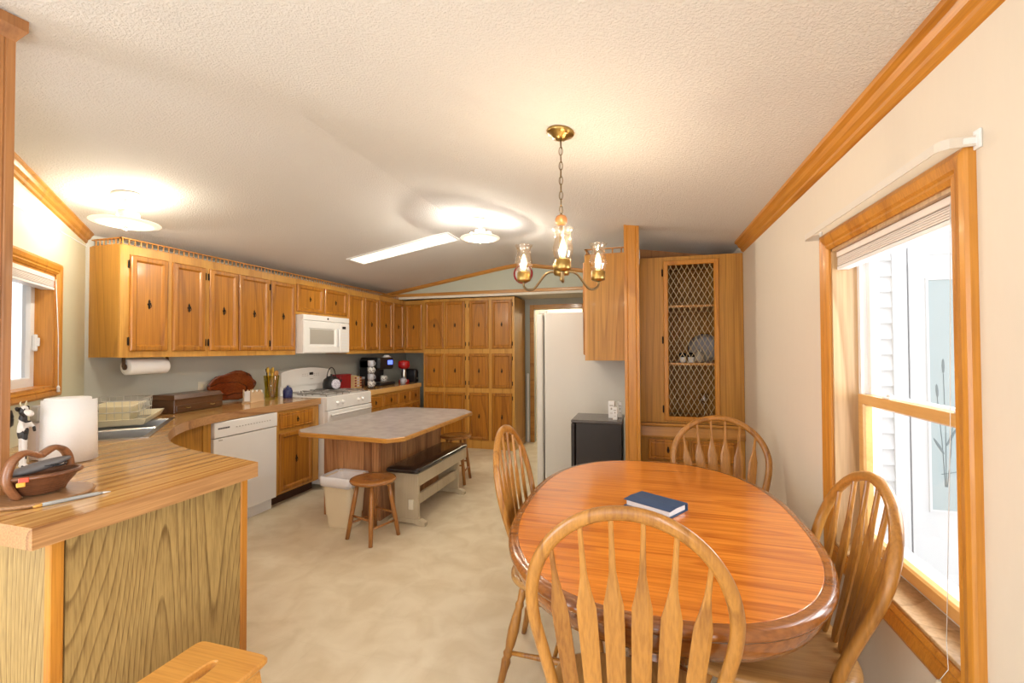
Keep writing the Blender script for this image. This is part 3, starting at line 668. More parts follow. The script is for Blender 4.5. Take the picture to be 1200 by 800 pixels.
# corner base under the curved worktop
t = thing('base_cabinet', 'curved oak base front under the inside corner of the worktop, left of the dishwasher', 'cabinet', (-3.1, 2.1, 0))
mb = MB()
arc = [(-3.18,2.60),(-3.17,2.45),(-3.10,2.28),(-2.95,2.10),(-2.75,1.95),(-2.50,1.80),(-2.20,1.66),(-1.90,1.58)]
arc = smooth_curve([(-3.195,2.60),(-3.185,2.45),(-3.11,2.27),(-2.97,2.11),(-2.77,1.95),(-2.50,1.80),(-2.20,1.68),(-1.90,1.61),(-1.75,1.603)], 4)
rings = [[(p.x,p.y,0),(p.x,p.y,CT),(p.x-.012,p.y-.016,CT),(p.x-.012,p.y-.016,0)] for p in arc]
mb.loft(rings, smooth=False); mb.build('curved_front', 'side', t)
# peninsula body
t = thing('peninsula_cabinet', 'large oak-panelled end of the kitchen peninsula in the left foreground', 'cabinet', (-2.2, 1.25, 0))
mb = MB(); mb.box((XF+.02, .925, 0), (-1.712, 1.57, CT)); mb.build('cabinet_box', 'penpanel', t)
mb = MB(); mb.box((-1.712, .945, 0), (-1.702, 1.565, CT)); mb.build('end_panel', 'penpanel', t)
mb = MB(); mb.box((-1.725, .905, 0), (-1.698, .94, CT), .003); mb.build('corner_moulding', 'trimz', t)
mb = MB(); mb.box((-1.725, 1.566, 0), (-1.698, 1.600, CT), .003); mb.build('corner_moulding', 'trimz', t)

# ---------------------------------------------------------------- worktops
YN = .825
inner = smooth_curve([(-1.625,1.583),(-1.80,1.622),(-2.02,1.665),(-2.25,1.725),(-2.48,1.83),(-2.70,1.985),(-2.90,2.17),(-3.04,2.37),(-3.13,2.61),(-3.17,2.90),(-3.175,3.30),(-3.175,3.872)], 6)
outline = [(-1.625, YN)] + [(p.x, p.y) for p in inner] + [(XL, 3.872), (XL, 2.2), (XF, YF), (XF, YN)]
wt = thing('worktop', 'wood-grain laminate worktop sweeping from the peninsula round to the stove', 'worktop', (-2.9, 2.2, ZC-.062))
# sink cut-out in the diagonal corner
SKM = Matrix.Translation((-2.975, 2.155, ZC)) @ Matrix.Rotation(-PI/4, 4, 'Z')   # local x along the diagonal towards the peninsula, local y into the room
def skp(x, y): p = SKM @ Vector((x, y, 0)); return (p.x, p.y)
SW, SD = .84, .50
hole = [skp(-SW/2+.015, -SD+.015), skp(SW/2-.015, -SD+.015), skp(SW/2-.015, -.015), skp(-SW/2+.015, -.015)]
mb = MB()
bm = mb.bm
ov = [bm.verts.new((x, y, ZC)) for x, y in outline]; hv = [bm.verts.new((x, y, ZC)) for x, y in hole]
eds = [bm.edges.new((ov[i], ov[(i+1) % len(ov)])) for i in range(len(ov))] + [bm.edges.new((hv[i], hv[(i+1) % 4])) for i in range(4)]
bmesh.ops.triangle_fill(bm, use_beauty=True, use_dissolve=False, edges=eds)
wts = mb.build('worktop_surface', 'top', wt)
mb = MB()
def band(poly, z0, z1, closed=True):
    n = len(poly)
    for i in range(n if closed else n-1):
        a, b = poly[i], poly[(i+1) % n]
        mb.f([mb.v((a[0],a[1],z0)), mb.v((b[0],b[1],z0)), mb.v((b[0],b[1],z1)), mb.v((a[0],a[1],z1))], smooth=False)
band(outline, ZC-.062, ZC); band(hole, ZC-.03, ZC)
ed = mb.build('worktop_edge', 'topedge', wt)
mb = MB()
pin = [(-1.66, YN+.04)] + [(p.x-.02, p.y-.02) for p in inner[2:]] + [(XL, 3.87), (XL, 2.22), (XF, YF), (XF, YN+.04)]
ov = [mb.bm.verts.new((x, y, ZC-.061)) for x, y in outline]; hv = [mb.bm.verts.new((x, y, ZC-.061)) for x, y in hole]
eds = [mb.bm.edges.new((ov[i], ov[(i+1) % len(ov)])) for i in range(len(ov))] + [mb.bm.edges.new((hv[i], hv[(i+1) % 4])) for i in range(4)]
bmesh.ops.triangle_fill(mb.bm, use_beauty=True, use_dissolve=False, edges=eds)
mb.build('worktop_underside', 'brown', wt)
t = tag(MB().box((XL, 4.668, ZC-.062), (-3.175, 6.05, ZC), .004).build('worktop', 'top'), 'short wood-grain laminate worktop right of the stove, holding the coffee makers', 'worktop')

# ---------------------------------------------------------------- sink
sk = thing('kitchen_sink', 'double-bowl stainless steel sink set across the worktop corner', 'sink', skp(0, -SD/2)+(ZC,), -PI/4)
mb = MB(SKM)
x0, x1, y0s, y1s = -SW/2, SW/2, -SD, 0
def bowl(mb, a, b, c, d, dep, z=.004):
    rr = lambda i, zz: [(a+i, c+i, zz), (b-i, c+i, zz), (b-i, d-i, zz), (a+i, d-i, zz)]
    mb.loft([rr(0, z), rr(.006, z-.006), rr(.012, z-dep+.02), rr(.03, z-dep)], cap=False)
    v = [mb.v(p) for p in rr(.03, z-dep)]; mb.f(v)
for a, b in ((x0+.03, -.012), (.012, x1-.03)): bowl(mb, a, b, y0s+.07, y1s-.03, .17)
# rim pieces
for (a, b, c, d) in ((x0, x1, y0s, y0s+.07), (x0, x1, y1s-.03, y1s), (x0, x0+.03, y0s+.07, y1s-.03), (x1-.03, x1, y0s+.07, y1s-.03), (-.012, .012, y0s+.07, y1s-.03)):
    mb.box((a, c, .0005), (b, d, .005))
mb.build('sink_basin', 'steel', sk)
for cx in (x0/2, x1/2):
    mb = MB(SKM); mb.lathe([(.02,0),(.04,.001),(.042,.003),(.036,.004)], (cx, y0s/2, -.168)); mb.build('drain', 'chrome', sk)
mb = MB(SKM); mb.lathe([(.028,0),(.026,.012),(.014,.02),(.012,.10)], (.1, y0s+.035, .005)); mb.tube([(.1,y0s+.035,.09),(.1,y0s+.05,.15),(.1,y0s+.12,.17),(.1,y0s+.19,.15),(.1,y0s+.20,.125)], .009, 10); mb.box((.06,y0s+.028,.055),(.14,y0s+.042,.065),.003); mb.build('faucet', 'chrome', sk)
# drying tray and rack over the sink
tr = thing('draining_tray', 'cream plastic draining tray lying over the back of the sink', 'tray', skp(-.25, -.30)+(ZC+.005,), -PI/4)
TM = SKM
mb = MB(TM); a, b, c, d = -.66, -.07, -.47, -.10
rr = lambda i, z: [(a+i, c+i, z), (b-i, c+i, z), (b-i, d-i, z), (a+i, d-i, z)]
mb.loft([rr(.04,.006), rr(.02,.012), rr(.004,.045), rr(0,.050), rr(.006,.052), rr(.024,.018), rr(.042,.012)]); mb.build('tray_body', 'cream', tr)
mb = MB(TM)
for k in range(11): mb.box((a+.06+k*.045, c+.06, .011), (a+.075+k*.045, d-.06, .016), .002)
mb.build('tray_ribs', 'cream', tr)
rk = thing('dish_rack', 'wire dish rack standing in the cream draining tray', 'dish rack', skp(-.25, -.35)+(ZC+.017,), -PI/4)
mb = MB(TM); ra, rb, rc, rd = -.52, -.14, -.43, -.16
for z, g in ((.02,.0),(.09,.005),(.165,.01)):
    mb.tube([(ra-g,rc-g,z),(rb+g,rc-g,z),(rb+g,rd+g,z),(ra-g,rd+g,z)], .0032, 6, loop=True)
for k in range(10):
    x = ra+k*(rb-ra)/9
    mb.tube([(x,rc-.008,.165),(x,rc,.02),(x,rd,.02),(x,rd+.008,.165)], .0018, 5)
for k in range(1, 7):
    y = rc+k*(rd-rc)/7; mb.tube([(ra-.008,y,.165),(ra,y,.02),(rb,y,.02),(rb+.008,y,.165)], .0018, 5)
mb.build('wire_frame', 'wire', rk)
mb = MB(TM)
tb_ = lambda i, z: [(ra+.03+i, rc+.03+i, z), (rb-.03-i, rc+.03+i, z), (rb-.03-i, rd-.03-i, z), (ra+.03+i, rd-.03-i, z)]
mb.loft([tb_(.03,.024), tb_(0,.120), tb_(-.012,.122), tb_(-.012,.130), tb_(.006,.130), tb_(.034,.03)])
tag(mb.build('plastic_tub', 'cream'), 'shallow cream plastic tub drying in the wire dish rack', 'tub')

# ---------------------------------------------------------------- dishwasher
dw = thing('dishwasher', 'white dishwasher with control strip under the worktop', 'dishwasher', (-3.5, 2.96, 0))
mb = MB(); mb.box((XL+.05, 2.668, .10), (-3.20, 3.288, CT-.004)); mb.build('body', 'gray', dw)
DX = -3.165; FD = frame('x', DX, 1)
mb = MB(FD); rect_loops(mb, 2.670, 3.286, .105, .735, [(0,-.004),(.004,0)], back=-.03); mb.build('door', 'white', dw)
mb = MB(FD); rect_loops(mb, 2.670, 3.286, .742, CT-.006, [(0,.002),(.004,.006)], back=-.03); cp = mb.build('control_panel', 'white', dw)
mb = MB(FD)
for k in range(13): mb.box((2.86+k*.028, .80, .006), (2.872+k*.028, .808, .0085), .001)
mb.build('buttons', 'gray', cp)
mb = MB(FD)
for k in range(9): mb.box((2.700+k*.0115, .806, .006), (2.709+k*.0115, .818, .0066))
mb.build('brand_mark', 'black', cp)
mb = MB(FD); mb.box((2.71, .715, 0), (2.745, .724, .0006)); mb.build('badge', 'gray', dw)
mb = MB(); mb.box((-3.26, 2.672, .0), (-3.22, 3.284, .10)); mb.build('kick_panel', 'vinyl', dw)
mb = MB(); mb.box((-3.24, 2.60, 0), (-3.185, 2.664, CT), .002); mb.build('filler_strip', 'side', dw)

# ---------------------------------------------------------------- stove
st = thing('gas_stove', 'white gas stove with tall backguard between two base cabinets', 'stove', (-3.45, 4.27, 0))
SX = -3.115; FS = frame('x', SX, 1); s0, s1 = 3.882, 4.660
mb = MB(); mb.box((XL+.02, s0, .04), (SX-.03, s1, .925), .004); mb.build('body', 'white', st)
mb = MB(); mb.box((XL+.06, s0, .918), (SX, s1, .935), .006); mb.build('cooktop', 'white', st)
mb = MB(); mb.loft([[(SX-.03,y,.80),(SX+.006,y,.80),(SX+.002,y,.922),(SX-.03,y,.922)] for y in (s0+.002, s1-.002)]); cp = mb.build('control_panel', 'white', st)
for yy in (s0+.17, s0+.25, s1-.25, s1-.17):
    mb = MB(); mb.lathe([(.021,0),(.021,.006),(.016,.010),(.014,.022),(.010,.024)], (SX+.003, yy, .862), 16, axis=(1,0,0)); mb.box((SX+.02, yy-.003, .850), (SX+.03, yy+.003, .874), .001); mb.build('knob', 'white', cp)
mb = MB(FS); rect_loops(mb, s0+.006, s1-.006, .245, .79, [(0,.010),(.008,.018),(.06,.018)], back=-.03); od = mb.build('oven_door', 'white', st)
mb = MB(FS)
n = 20; ow = [(s0+.16, .44), (s1-.16, .44)] + [(s1-.16-(s1-s0-.32)*k/n, .60+.03*math.sin(PI*k/n)) for k in range(n+1)]
mb.loft([[(u, v, .0175) for u, v in ow], [(u, v, .0192) for u, v in ow]]); mb.build('oven_window', 'gray', od)
mb = MB(FS); mb.tube([(s0+.05,.745,.018),(s0+.06,.75,.045),(s0+.10,.752,.055),(s1-.10,.752,.055),(s1-.06,.75,.045),(s1-.05,.745,.018)], .012, 10); mb.build('handle', 'white', od)
mb = MB(FS); rect_loops(mb, s0+.006, s1-.006, .06, .235, [(0,.008),(.008,.015)], back=-.03); mb.build('warming_drawer', 'white', st)
mb = MB(); mb.box((XL+.03, s0+.002, .93), (-3.70, s1-.002, 1.04)); n = 16
prof = [(s0, 1.03), (s1, 1.03)] + [(s1-(s1-s0)*k/n, 1.175+.045*math.sin(PI*k/n)**.6) for k in range(n+1)]
mb.loft([[(x, u, v) for u, v in prof] for x in (XL+.02, -3.70, -3.685)]); bg = mb.build('backguard', 'white', st)
mb = MB(); mb.box((-3.686, 4.30, 1.135), (-3.683, 4.36, 1.165)); dk = mb.build('clock_display', 'black', bg)
mb = MB()
for k in range(8):
    if k in (3, 4): continue
    for zz in (1.125, 1.145): mb.box((-3.686, 4.19+k*.036, zz), (-3.6835, 4.205+k*.036, zz+.006))
mb.box((-3.686, 4.31, 1.085), (-3.6838, 4.36, 1.092)); mb.build('button_marks', 'gray', bg)
for cx, cy in ((-3.60,4.08),(-3.60,4.46),(-3.30,4.08),(-3.30,4.46)):
    mb = MB()
    mb.lathe([(.045,0),(.05,.004),(.03,.012),(.012,.014)], (cx, cy, .936), 16)
    for a in range(4):
        dx, dy = math.cos(a*PI/2+PI/4), math.sin(a*PI/2+PI/4)
        mb.tube([(cx+.02*dx, cy+.02*dy, .962), (cx+.10*dx, cy+.10*dy, .962), (cx+.125*dx, cy+.125*dy, .940)], .005, 6)
    mb.tube([(cx-.13,cy-.13,.958),(cx+.13,cy-.13,.958),(cx+.13,cy+.13,.958),(cx-.13,cy+.13,.958)], .0055, 6, loop=True)
    for a, b in ((-.13,-.13),(.13,-.13),(.13,.13),(-.13,.13)): mb.tube([(cx+a,cy+b,.958),(cx+a,cy+b,.935)], .0055, 6)
    mb.build('burner_grate', 'grate', st)
# microwave
mw = thing('microwave', 'white over-the-range microwave below the short cabinet', 'microwave', (-3.6, 4.25, 1.39))
MX = -3.40; FM = frame('x', MX, 1); m0, m1 = 3.872, 4.633
mb = MB(); mb.box((XL, m0, 1.385), (MX-.012, m1, 1.795), .004); mb.build('body', 'white', mw)
mb = MB(FM); rect_loops(mb, m0, m1, 1.738, 1.797, [(0,0),(.006,.006)], back=-.02); mb.build('vent_panel', 'white', mw)
mb = MB(FM); rect_loops(mb, m0+.002, 4.455, 1.388, 1.734, [(0,.0),(.010,.010),(.075,.010),(.083,.002)], back=-.02, cap=True); dd = mb.build('door', 'white', mw)
mb = MB(FM); mb.box((m0+.10, 1.485, .0022), (4.355, 1.645, .0035)); mb.build('door_window', 'gray', dd)
mb = MB(FM); mb.tube([(4.415,1.46,.006),(4.415,1.475,.026),(4.415,1.55,.030),(4.415,1.65,.026),(4.415,1.665,.006)], .009, 8); mb.build('handle', 'vinyl', dd)
mb = MB(FM); rect_loops(mb, 4.460, m1, 1.388, 1.734, [(0,.0),(.008,.008)], back=-.02); cp = mb.build('control_panel', 'white', mw)
mb = MB(FM); mb.box((4.50,1.665,.008),(4.56,1.695,.0095)); mb.build('display', 'black', cp)
mb = MB(FM)
for r in range(6):
    for c in range(3): mb.box((4.495+c*.034, 1.44+r*.033, .008), (4.518+c*.034, 1.455+r*.033, .0092))
mb.build('keypad', 'pages', cp)
mb = MB(FM); mb.lathe([(.012,0),(.012,.002),(.01,.003)], (4.25, 1.768, .006), 16); mb.build('badge', 'iron', mw)

# ---------------------------------------------------------------- counter objects (back run)
def loc_cyl(prof, x, y, z, mat, name, parent=None, seg=24):
    return MB().lathe(prof, (x, y, z), seg).build(name, mat, parent)
# hanging paper towels
pt = thing('paper_towel_roll', 'paper towel roll hanging horizontally under the leftmost wall cabinet', 'paper towels', (-3.60, 2.50, 1.30))
mb = MB(); mb.lathe([(.02,0),(.056,.001),(.058,.004),(.058,.276),(.056,.279),(.02,.28)], (-3.60, 2.335, 1.302), 28, axis=(0,1,0)); mb.build('roll', 'paper', pt)
mb = MB(); mb.tube([(-3.60,2.322,1.302),(-3.60,2.628,1.302)], .011, 10); mb.lathe([(.021,0),(.021,.008)], (-3.60,2.325,1.302), 16, axis=(0,1,0)); mb.box((-3.615,2.318,1.302),(-3.585,2.323,1.371)); mb.box((-3.615,2.627,1.302),(-3.585,2.632,1.371)); mb.build('holder', 'dark', pt)
# chest
ch = thing('wooden_chest', 'flat dark brown wooden chest with a drawer on the back worktop', 'box', (-3.62, 2.82, ZC), math.radians(8))
mb = MB(); mb.box((-.11,-.24,.002),(.11,.24,.105),.004); mb.build('chest_body', 'dark', ch, world=False)
mb = MB(); mb.box((-.117,-.247,.105),(.117,.247,.112),.002); mb.loft([[(-.112,-.242,.112),(.112,-.242,.112),(.112,.242,.112),(-.112,.242,.112)],[(-.095,-.225,.142),(.095,-.225,.142),(.095,.225,.142),(-.095,.225,.142)]]); mb.build('lid', 'dark', ch, world=False)
mb = MB(); mb.box((.108,-.225,.014),(.116,.225,.062),.003); dr = mb.build('drawer', 'dark', ch, world=False)
mb = MB()
for q in (-.12, .12): mb.tube([(.116,q-.022,.04),(.126,q-.012,.036),(.126,q+.012,.036),(.116,q+.022,.04)], .003, 6)
mb.build('drawer_pulls', 'brass', dr, world=False)
# burl platter leaning on the wall
lf = MB(); n = 40; o = Vector((-3.74, 3.34, ZC+.135))
ring0 = []
for k in range(n):
    a = 2*PI*k/n; r = 1+.05*math.sin(5*a+1)+.03*math.sin(9*a)
    cc, sn = math.cos(a), math.sin(a); ring0.append((math.copysign(abs(cc)**.85, cc)*.255*r, (sn*.165 if sn > 0 else math.copysign(abs(sn)**.7, sn)*.125)*r))
tl = lambda u, v, d: (o.x+v*.28+d, o.y+u, o.z+v*.95)
lf.loft([[tl(u*.80, v*.80, -.03) for u, v in ring0], [tl(u, v, -.012) for u, v in ring0], [tl(u, v, 0) for u, v in ring0], [tl(u*.85, v*.82, -.012) for u, v in ring0], [tl(u*.4, v*.4, -.022) for u, v in ring0]], smooth=True)
tag(lf.build('wooden_platter', 'burl'), 'glossy red-brown wavy-edged wooden platter leaning against the kitchen wall', 'platter')
# napkin holder
nh = thing('napkin_holder', 'light wooden napkin holder in front of the red-brown platter', 'napkin holder', (-3.56, 3.41, ZC), math.radians(14)); nh.scale = (1.25, 1.25, 1.25)
mb = MB(); mb.box((-.035,-.085,0),(.035,.085,.012),.002); mb.build('holder_base', 'napkin', nh, world=False)
for q in (-.03, .024):
    mb = MB(); mb.loft([[(x,-.08,.012),(x,.08,.012),(x,.08,.055),(x,.055,.068),(x,.03,.095),(x,0,.07),(x,-.03,.095),(x,-.055,.068),(x,-.08,.10)] for x in (q, q+.008)]); mb.build('side_panel', 'napkin', nh, world=False)
mb = MB(); mb.box((-.02,-.078,.013),(.022,.078,.085)); mb.build('napkins', 'paper', nh, world=False)
# outlet plate
op = thing('wall_outlet', 'small cream outlet plate on the kitchen wall behind the chest', 'outlet', (XL+.003, 3.10, 1.10))
mb = MB(); mb.box((XL, 3.045, 1.065),(XL+.006,3.165,1.14),.002); pl_ = mb.build('cover_plate', 'plate', op)
mb = MB(); mb.box((XL+.006,3.065,1.085),(XL+.008,3.095,1.12),.002); mb.box((XL+.006,3.115,1.085),(XL+.008,3.145,1.12),.002); mb.build('sockets', 'cream', op)
# utensil vase
uv = thing('utensil_vase', 'tall olive glass vase left of the stove', 'vase', (-3.60, 3.665, ZC))
mb = MB(); mb.lathe([(.052,0),(.058,.004),(.060,.02),(.060,.12),(.072,.235),(.069,.235),(.056,.12),(.055,.02),(.002,.012)], (-3.60,3.665,ZC), 24, cap=False); mb.build('vase_body', 'olive', uv)
for k in range(6):
    a = k*2.4; dx, dy = math.cos(a), math.sin(a)
    m = 'gold' if k % 3 else 'spoon'
    ln = .255+.018*(k % 3); b0_ = Vector((-3.60+.022*dx, 3.665+.022*dy, ZC+.02)); e0 = Vector((-3.60+.050*dx, 3.665+.050*dy, ZC+ln))
    mb = MB(); mb.tube([b0_, b0_.lerp(e0, .5), e0], .007, 7)
    if k == 4: m = 'black'; mb.tube([e0, e0+(e0-b0_)*.12], .011, 8)
    else: mb.ell(e0, (.016,.011 if k%2 else .016,.032), 10, 8)
    tag(mb.build('cooking_utensil', m), 'black-handled utensil standing in the olive vase' if k == 4 else 'golden or brown wooden spoon standing in the olive vase', 'utensil', 'spoons in the vase' if k != 4 else None)
# blue jar
bj = thing('enamel_jar', 'small dark blue speckled jar with lid left of the stove', 'jar', (-3.50, 3.775, ZC))
mb = MB(); mb.lathe([(.040,0),(.045,.004),(.046,.075),(.043,.085),(.036,.09)], (-3.50,3.775,ZC), 24); mb.build('jar_body', 'blue', bj)
mb = MB(); mb.lathe([(.040,.088),(.041,.095),(.03,.108),(.010,.114),(.012,.124),(.002,.130)], (-3.50,3.775,ZC), 24); mb.build('lid', 'blue', bj)
mb = MB(); mb.tube([(-3.50+.0,3.775+.04*math.cos(a),ZC+.09+.045*math.sin(a)) for a in [PI*k/10 for k in range(11)]], .003, 6); mb.build('bail_handle', 'wire', bj)
# kettle
kx, ky = -3.52, 4.47
kt = thing('kettle', 'black kettle with a pale floral badge and arched handle on the stove', 'kettle', (kx, ky, .965))
mb = MB(); mb.lathe([(.085,0),(.095,.010),(.097,.06),(.085,.11),(.055,.135),(.035,.139)], (kx,ky,.965), 28); mb.tube([(kx+.03,ky+.07,1.0),(kx+.04,ky+.11,1.04),(kx+.045,ky+.125,1.065)], [.018,.012,.009], 10); mb.build('kettle_body', 'black', kt)
mb = MB(); mb.lathe([(.052,.135),(.042,.146),(.010,.152),(.014,.168),(.003,.175)], (kx,ky,.965), 20); mb.build('lid', 'black', kt)
mb = MB(); mb.tube([(kx, ky+.080*math.cos(a), 1.07+.145*math.sin(a)) for a in [PI*k/14 for k in range(15)]], .0055, 7); mb.build('handle', 'black', kt)
mb = MB(); mb.lathe([(.056,0),(.057,.006),(.050,.010)], (kx+.088, ky-.033, 1.024), 20, axis=(.93,-.35,.1)); mb.build('floral_badge', 'lace', kt, label='pale floral badge')
# red box and books / spices right of stove
t = thing('red_tin', 'dark red square tin right of the stove backguard', 'tin', (-3.62, 4.80, ZC))
mb = MB(); mb.box((-3.70,4.69,ZC+.001),(-3.56,4.90,ZC+.17),.008); mb.build('tin_body', 'redbox', t)
mb = MB(); mb.box((-3.704,4.686,ZC+.17),(-3.556,4.904,ZC+.185),.006); mb.build('lid', 'redbox', t)
for k in range(3):
    t = thing('spice_box', ['tan patterned box between the red tin and the dark jars', 'second tan patterned box right of the red tin, pushed against it', 'third tan patterned box right of the red tin, nearest the mugs'][k], 'box', (-3.58, 4.945+k*.055, ZC))
    mb = MB(); mb.box((-3.63,4.922+k*.055,ZC+.001),(-3.53,4.970+k*.055,ZC+.165-.012*k),.003); mb.build('box_body', 'tan', t)
    mb = MB()
    for q in range(4): mb.box((-3.531,4.928+k*.055,ZC+.02+q*.034),(-3.528,4.964+k*.055,ZC+.038+q*.034))
    mb.build('printed_panel', 'lace' if k == 1 else 'redbox', t)
for k in range(2):
    t = thing('spice_jar', ['dark spice jar with pale cap right of the tan boxes', 'dark spice jar with pale cap nearest the mug tower'][k], 'jar', (-3.60, 5.13+k*.075, ZC))
    mb = MB(); mb.lathe([(.026,0),(.028,.004),(.028,.085),(.02,.1)], (-3.60,5.13+k*.075,ZC), 16); mb.build('jar_body', 'dark', t)
    mb = MB(); mb.lathe([(.024,.1),(.025,.125),(.02,.128)], (-3.60,5.13+k*.075,ZC), 16); mb.build('cap', 'mugg', t)
# mug tower: four stacked mugs
def mug(x, y, z, mat, label, grp=None):
    t = thing('mug', label, 'mug', (x, y, z), math.radians(-20))
    mb = MB(); mb.lathe([(.030,0),(.036,.004),(.040,.03),(.041,.082),(.037,.082),(.035,.01),(.002,.008)], (0,0,0), 20, cap=False); mb.build('mug_body', mat, t, world=False)
    mb = MB(); mb.tube([(0,.038+.028*math.sin(a),.043+.026*math.cos(a)) for a in [PI*k/10 for k in range(11)]], .0055, 7); mb.build('handle', mat, t, world=False)
lb = ['patterned mug at the bottom of the mug stack', 'grey mug second from the bottom of the mug stack', 'patterned mug third from the bottom of the mug stack', 'grey mug on top of the mug stack']
mz = ZC+.012
for k in range(4): mug(-3.34, 5.00, mz+k*.087, 'mugw' if k % 2 == 0 else 'mugg', lb[k])
t = tag(MB().lathe([(.05,0),(.052,.004),(.048,.010)], (-3.34,5.00,ZC), 20).build('mug_coaster', 'iron'), 'dark round base under the stack of mugs', 'coaster')
# pod coffee maker
cm = thing('coffee_maker', 'black pod coffee maker with a glowing blue display', 'coffee maker', (-3.55, 5.48, ZC))
mb = MB(); mb.box((-3.72,5.28,ZC+.002),(-3.38,5.66,ZC+.04),.012); mb.box((-3.72,5.28,ZC+.03),(-3.56,5.66,ZC+.36),.02); mb.box((-3.72,5.28,ZC+.22),(-3.40,5.66,ZC+.385),.03); mb.build('body', 'black', cm)
mb = MB(); mb.loft([[(-3.40,5.49,ZC+.285),(-3.396,5.49,ZC+.285),(-3.396,5.49,ZC+.345),(-3.40,5.49,ZC+.345)],[(-3.40,5.61,ZC+.285),(-3.396,5.61,ZC+.285),(-3.396,5.61,ZC+.345),(-3.40,5.61,ZC+.345)]]); mb.build('display', 'screen', cm)
mb = MB(); mb.box((-3.52,5.37,ZC+.04),(-3.40,5.57,ZC+.05),.004); mb.build('drip_tray', 'steel', cm)
mug(-3.455, 5.47, ZC+.051, 'mugw', 'patterned mug standing on the drip tray of the coffee maker')
mug(-3.30, 5.73, ZC+.002, 'mugg', 'grey mug on the worktop between the two coffee makers')
# red coffee maker
rc_ = thing('coffee_maker', 'red coffee maker with a steel column in the far kitchen corner', 'coffee maker', (-3.36, 5.86, ZC))
mb = MB(); mb.lathe([(.075,0),(.08,.006),(.075,.05),(.055,.06)], (-3.36,5.86,ZC), 24); mb.build('base', 'red', rc_)
mb = MB(); mb.lathe([(.032,.06),(.035,.07),(.035,.21),(.03,.215)], (-3.36,5.86,ZC), 20); mb.build('column', 'steel', rc_)
mb = MB(); mb.lathe([(.04,.21),(.075,.225),(.085,.25),(.085,.30),(.075,.325),(.03,.335)], (-3.36,5.86,ZC), 24); mb.build('head', 'red', rc_)
mb = MB(); mb.lathe([(.07,0),(.05,.01),(.03,.03)], (-3.50,5.62,ZC+.386), 16); tag(mb.build('paper_filters', 'paper'), 'small pile of white paper filters on top of the black coffee maker', 'filters')
t = thing('toaster', 'black rounded toaster in the dark far corner of the worktop', 'toaster', (-3.33, 5.985, ZC))
def trr(i, z): return rr4(-3.335, 5.985, .125-i, .055-i, z, .03)
mb = MB(); mb.loft([trr(.01, ZC+.005), trr(0, ZC+.02), trr(0, ZC+.15), trr(.008, ZC+.19), trr(.03, ZC+.21)], smooth=True); mb.build('body', 'black', t)
mb = MB(); mb.lathe([(.012,0),(.010,.012)], (-3.211,5.97,ZC+.07), 12, axis=(1,0,0)); mb.build('knob', 'chrome', t)

# ---------------------------------------------------------------- peninsula objects
# standing paper towel roll (loose, flaring sheet)
px_, py_ = -2.475, 1.375
pr = thing('paper_towel_roll', 'large upright loose paper towel roll standing on the peninsula', 'paper towels', (px_, py_, ZC))
mb = MB(); mb.lathe([(.080,.0),(.082,.004),(.078,.278),(.074,.281),(.022,.280)], (px_,py_,ZC+.001), 40); mb.lathe([(.022,.28),(.020,.281),(.020,.01)], (px_,py_,ZC+.001), 20, cap=False)
n = 26; r0, r1 = [], []
mb.build('roll', 'paper', pr)
mb = MB(); outs = []
for zz, fl in ((.003, 1.05), (.14, 1.02), (.274, 1.0)):
    ringp = []
    for k in range(n+1):
        a = -2.6 + 3.6*k/n; r = (.084 + .012*(k/n))*fl
        ringp.append((px_+r*math.cos(a), py_+r*math.sin(a), ZC+zz))
    outs.append(ringp)
mb.loft(outs, cap=False, closed_ring=False, smooth=True); mb.build('loose_sheet', 'paper', pr, solid=.001)
# cow figurine
cx, cy = -2.50, 1.235
cw = thing('cow_figurine', 'standing black and white ceramic cow figurine behind the wooden basket', 'figurine', (cx, cy, ZC), math.radians(20)); cw.scale = (.9, .8, 1.02)
mb = MB()
mb.ell((0,0,.155), (.022,.020,.050)); mb.ell((0,0,.20), (.016,.016,.03)); mb.ell((.006,-.004,.236), (.020,.018,.022)); mb.ell((.030,-.012,.228), (.024,.014,.013)); mb.ell((.046,-.016,.224), (.012,.014,.011))
mb.tube([(-.010,.008,.14),(-.014,.010,.08),(-.012,.008,.015)], [.013,.010,.008], 10); mb.tube([(.012,-.006,.14),(.016,-.010,.08),(.014,-.008,.015)], [.013,.010,.008], 10)
mb.ell((-.006,.008,.009), (.018,.012,.009)); mb.ell((.020,-.008,.009), (.018,.012,.009))
mb.tube([(.012,.016,.19),(.030,.022,.165),(.040,.014,.150)], [.008,.007,.006], 8); mb.tube([(.008,-.016,.19),(.024,-.028,.165),(.036,-.022,.150)], [.008,.007,.006], 8)
mb.build('cow_body', 'cow', cw, world=False, remesh=.0035)
for q in (-1, 1):
    mb = MB(); mb.ell((-.004,.024*q,.244), (.006,.014,.009), 10, 8, rot=Matrix.Rotation(.5*q, 3, 'X')); mb.build('ear', 'cowblack', cw, world=False)
    mb = MB(); mb.tube([(0,.010*q,.256),(0,.016*q,.268),(.003,.014*q,.276)], [.004,.003,.001], 8); mb.build('horn', 'cream', cw, world=False)
mb = MB()
for q in (-1, 1): mb.ell((.022,.011*q-.008,.243), (.003,.003,.004), 8, 6)
mb.build('eyes', 'cowblack', cw, world=False)
t = thing('plastic_canister', 'pale pink plastic canister just behind the cow figurine', 'canister', (-2.62, 1.36, ZC))
mb = MB(); mb.box((-2.66,1.325,ZC+.001),(-2.58,1.395,ZC+.17),.012); mb.build('canister_body', 'pink', t)
mb = MB(); mb.box((-2.656,1.329,ZC+.17),(-2.584,1.391,ZC+.245),.012); mb.build('lid', 'gray', t)
t = thing('storage_jar', 'round jar with a bulging black lid between the pillar and the cow figurine', 'jar', (-2.60, 1.205, ZC))
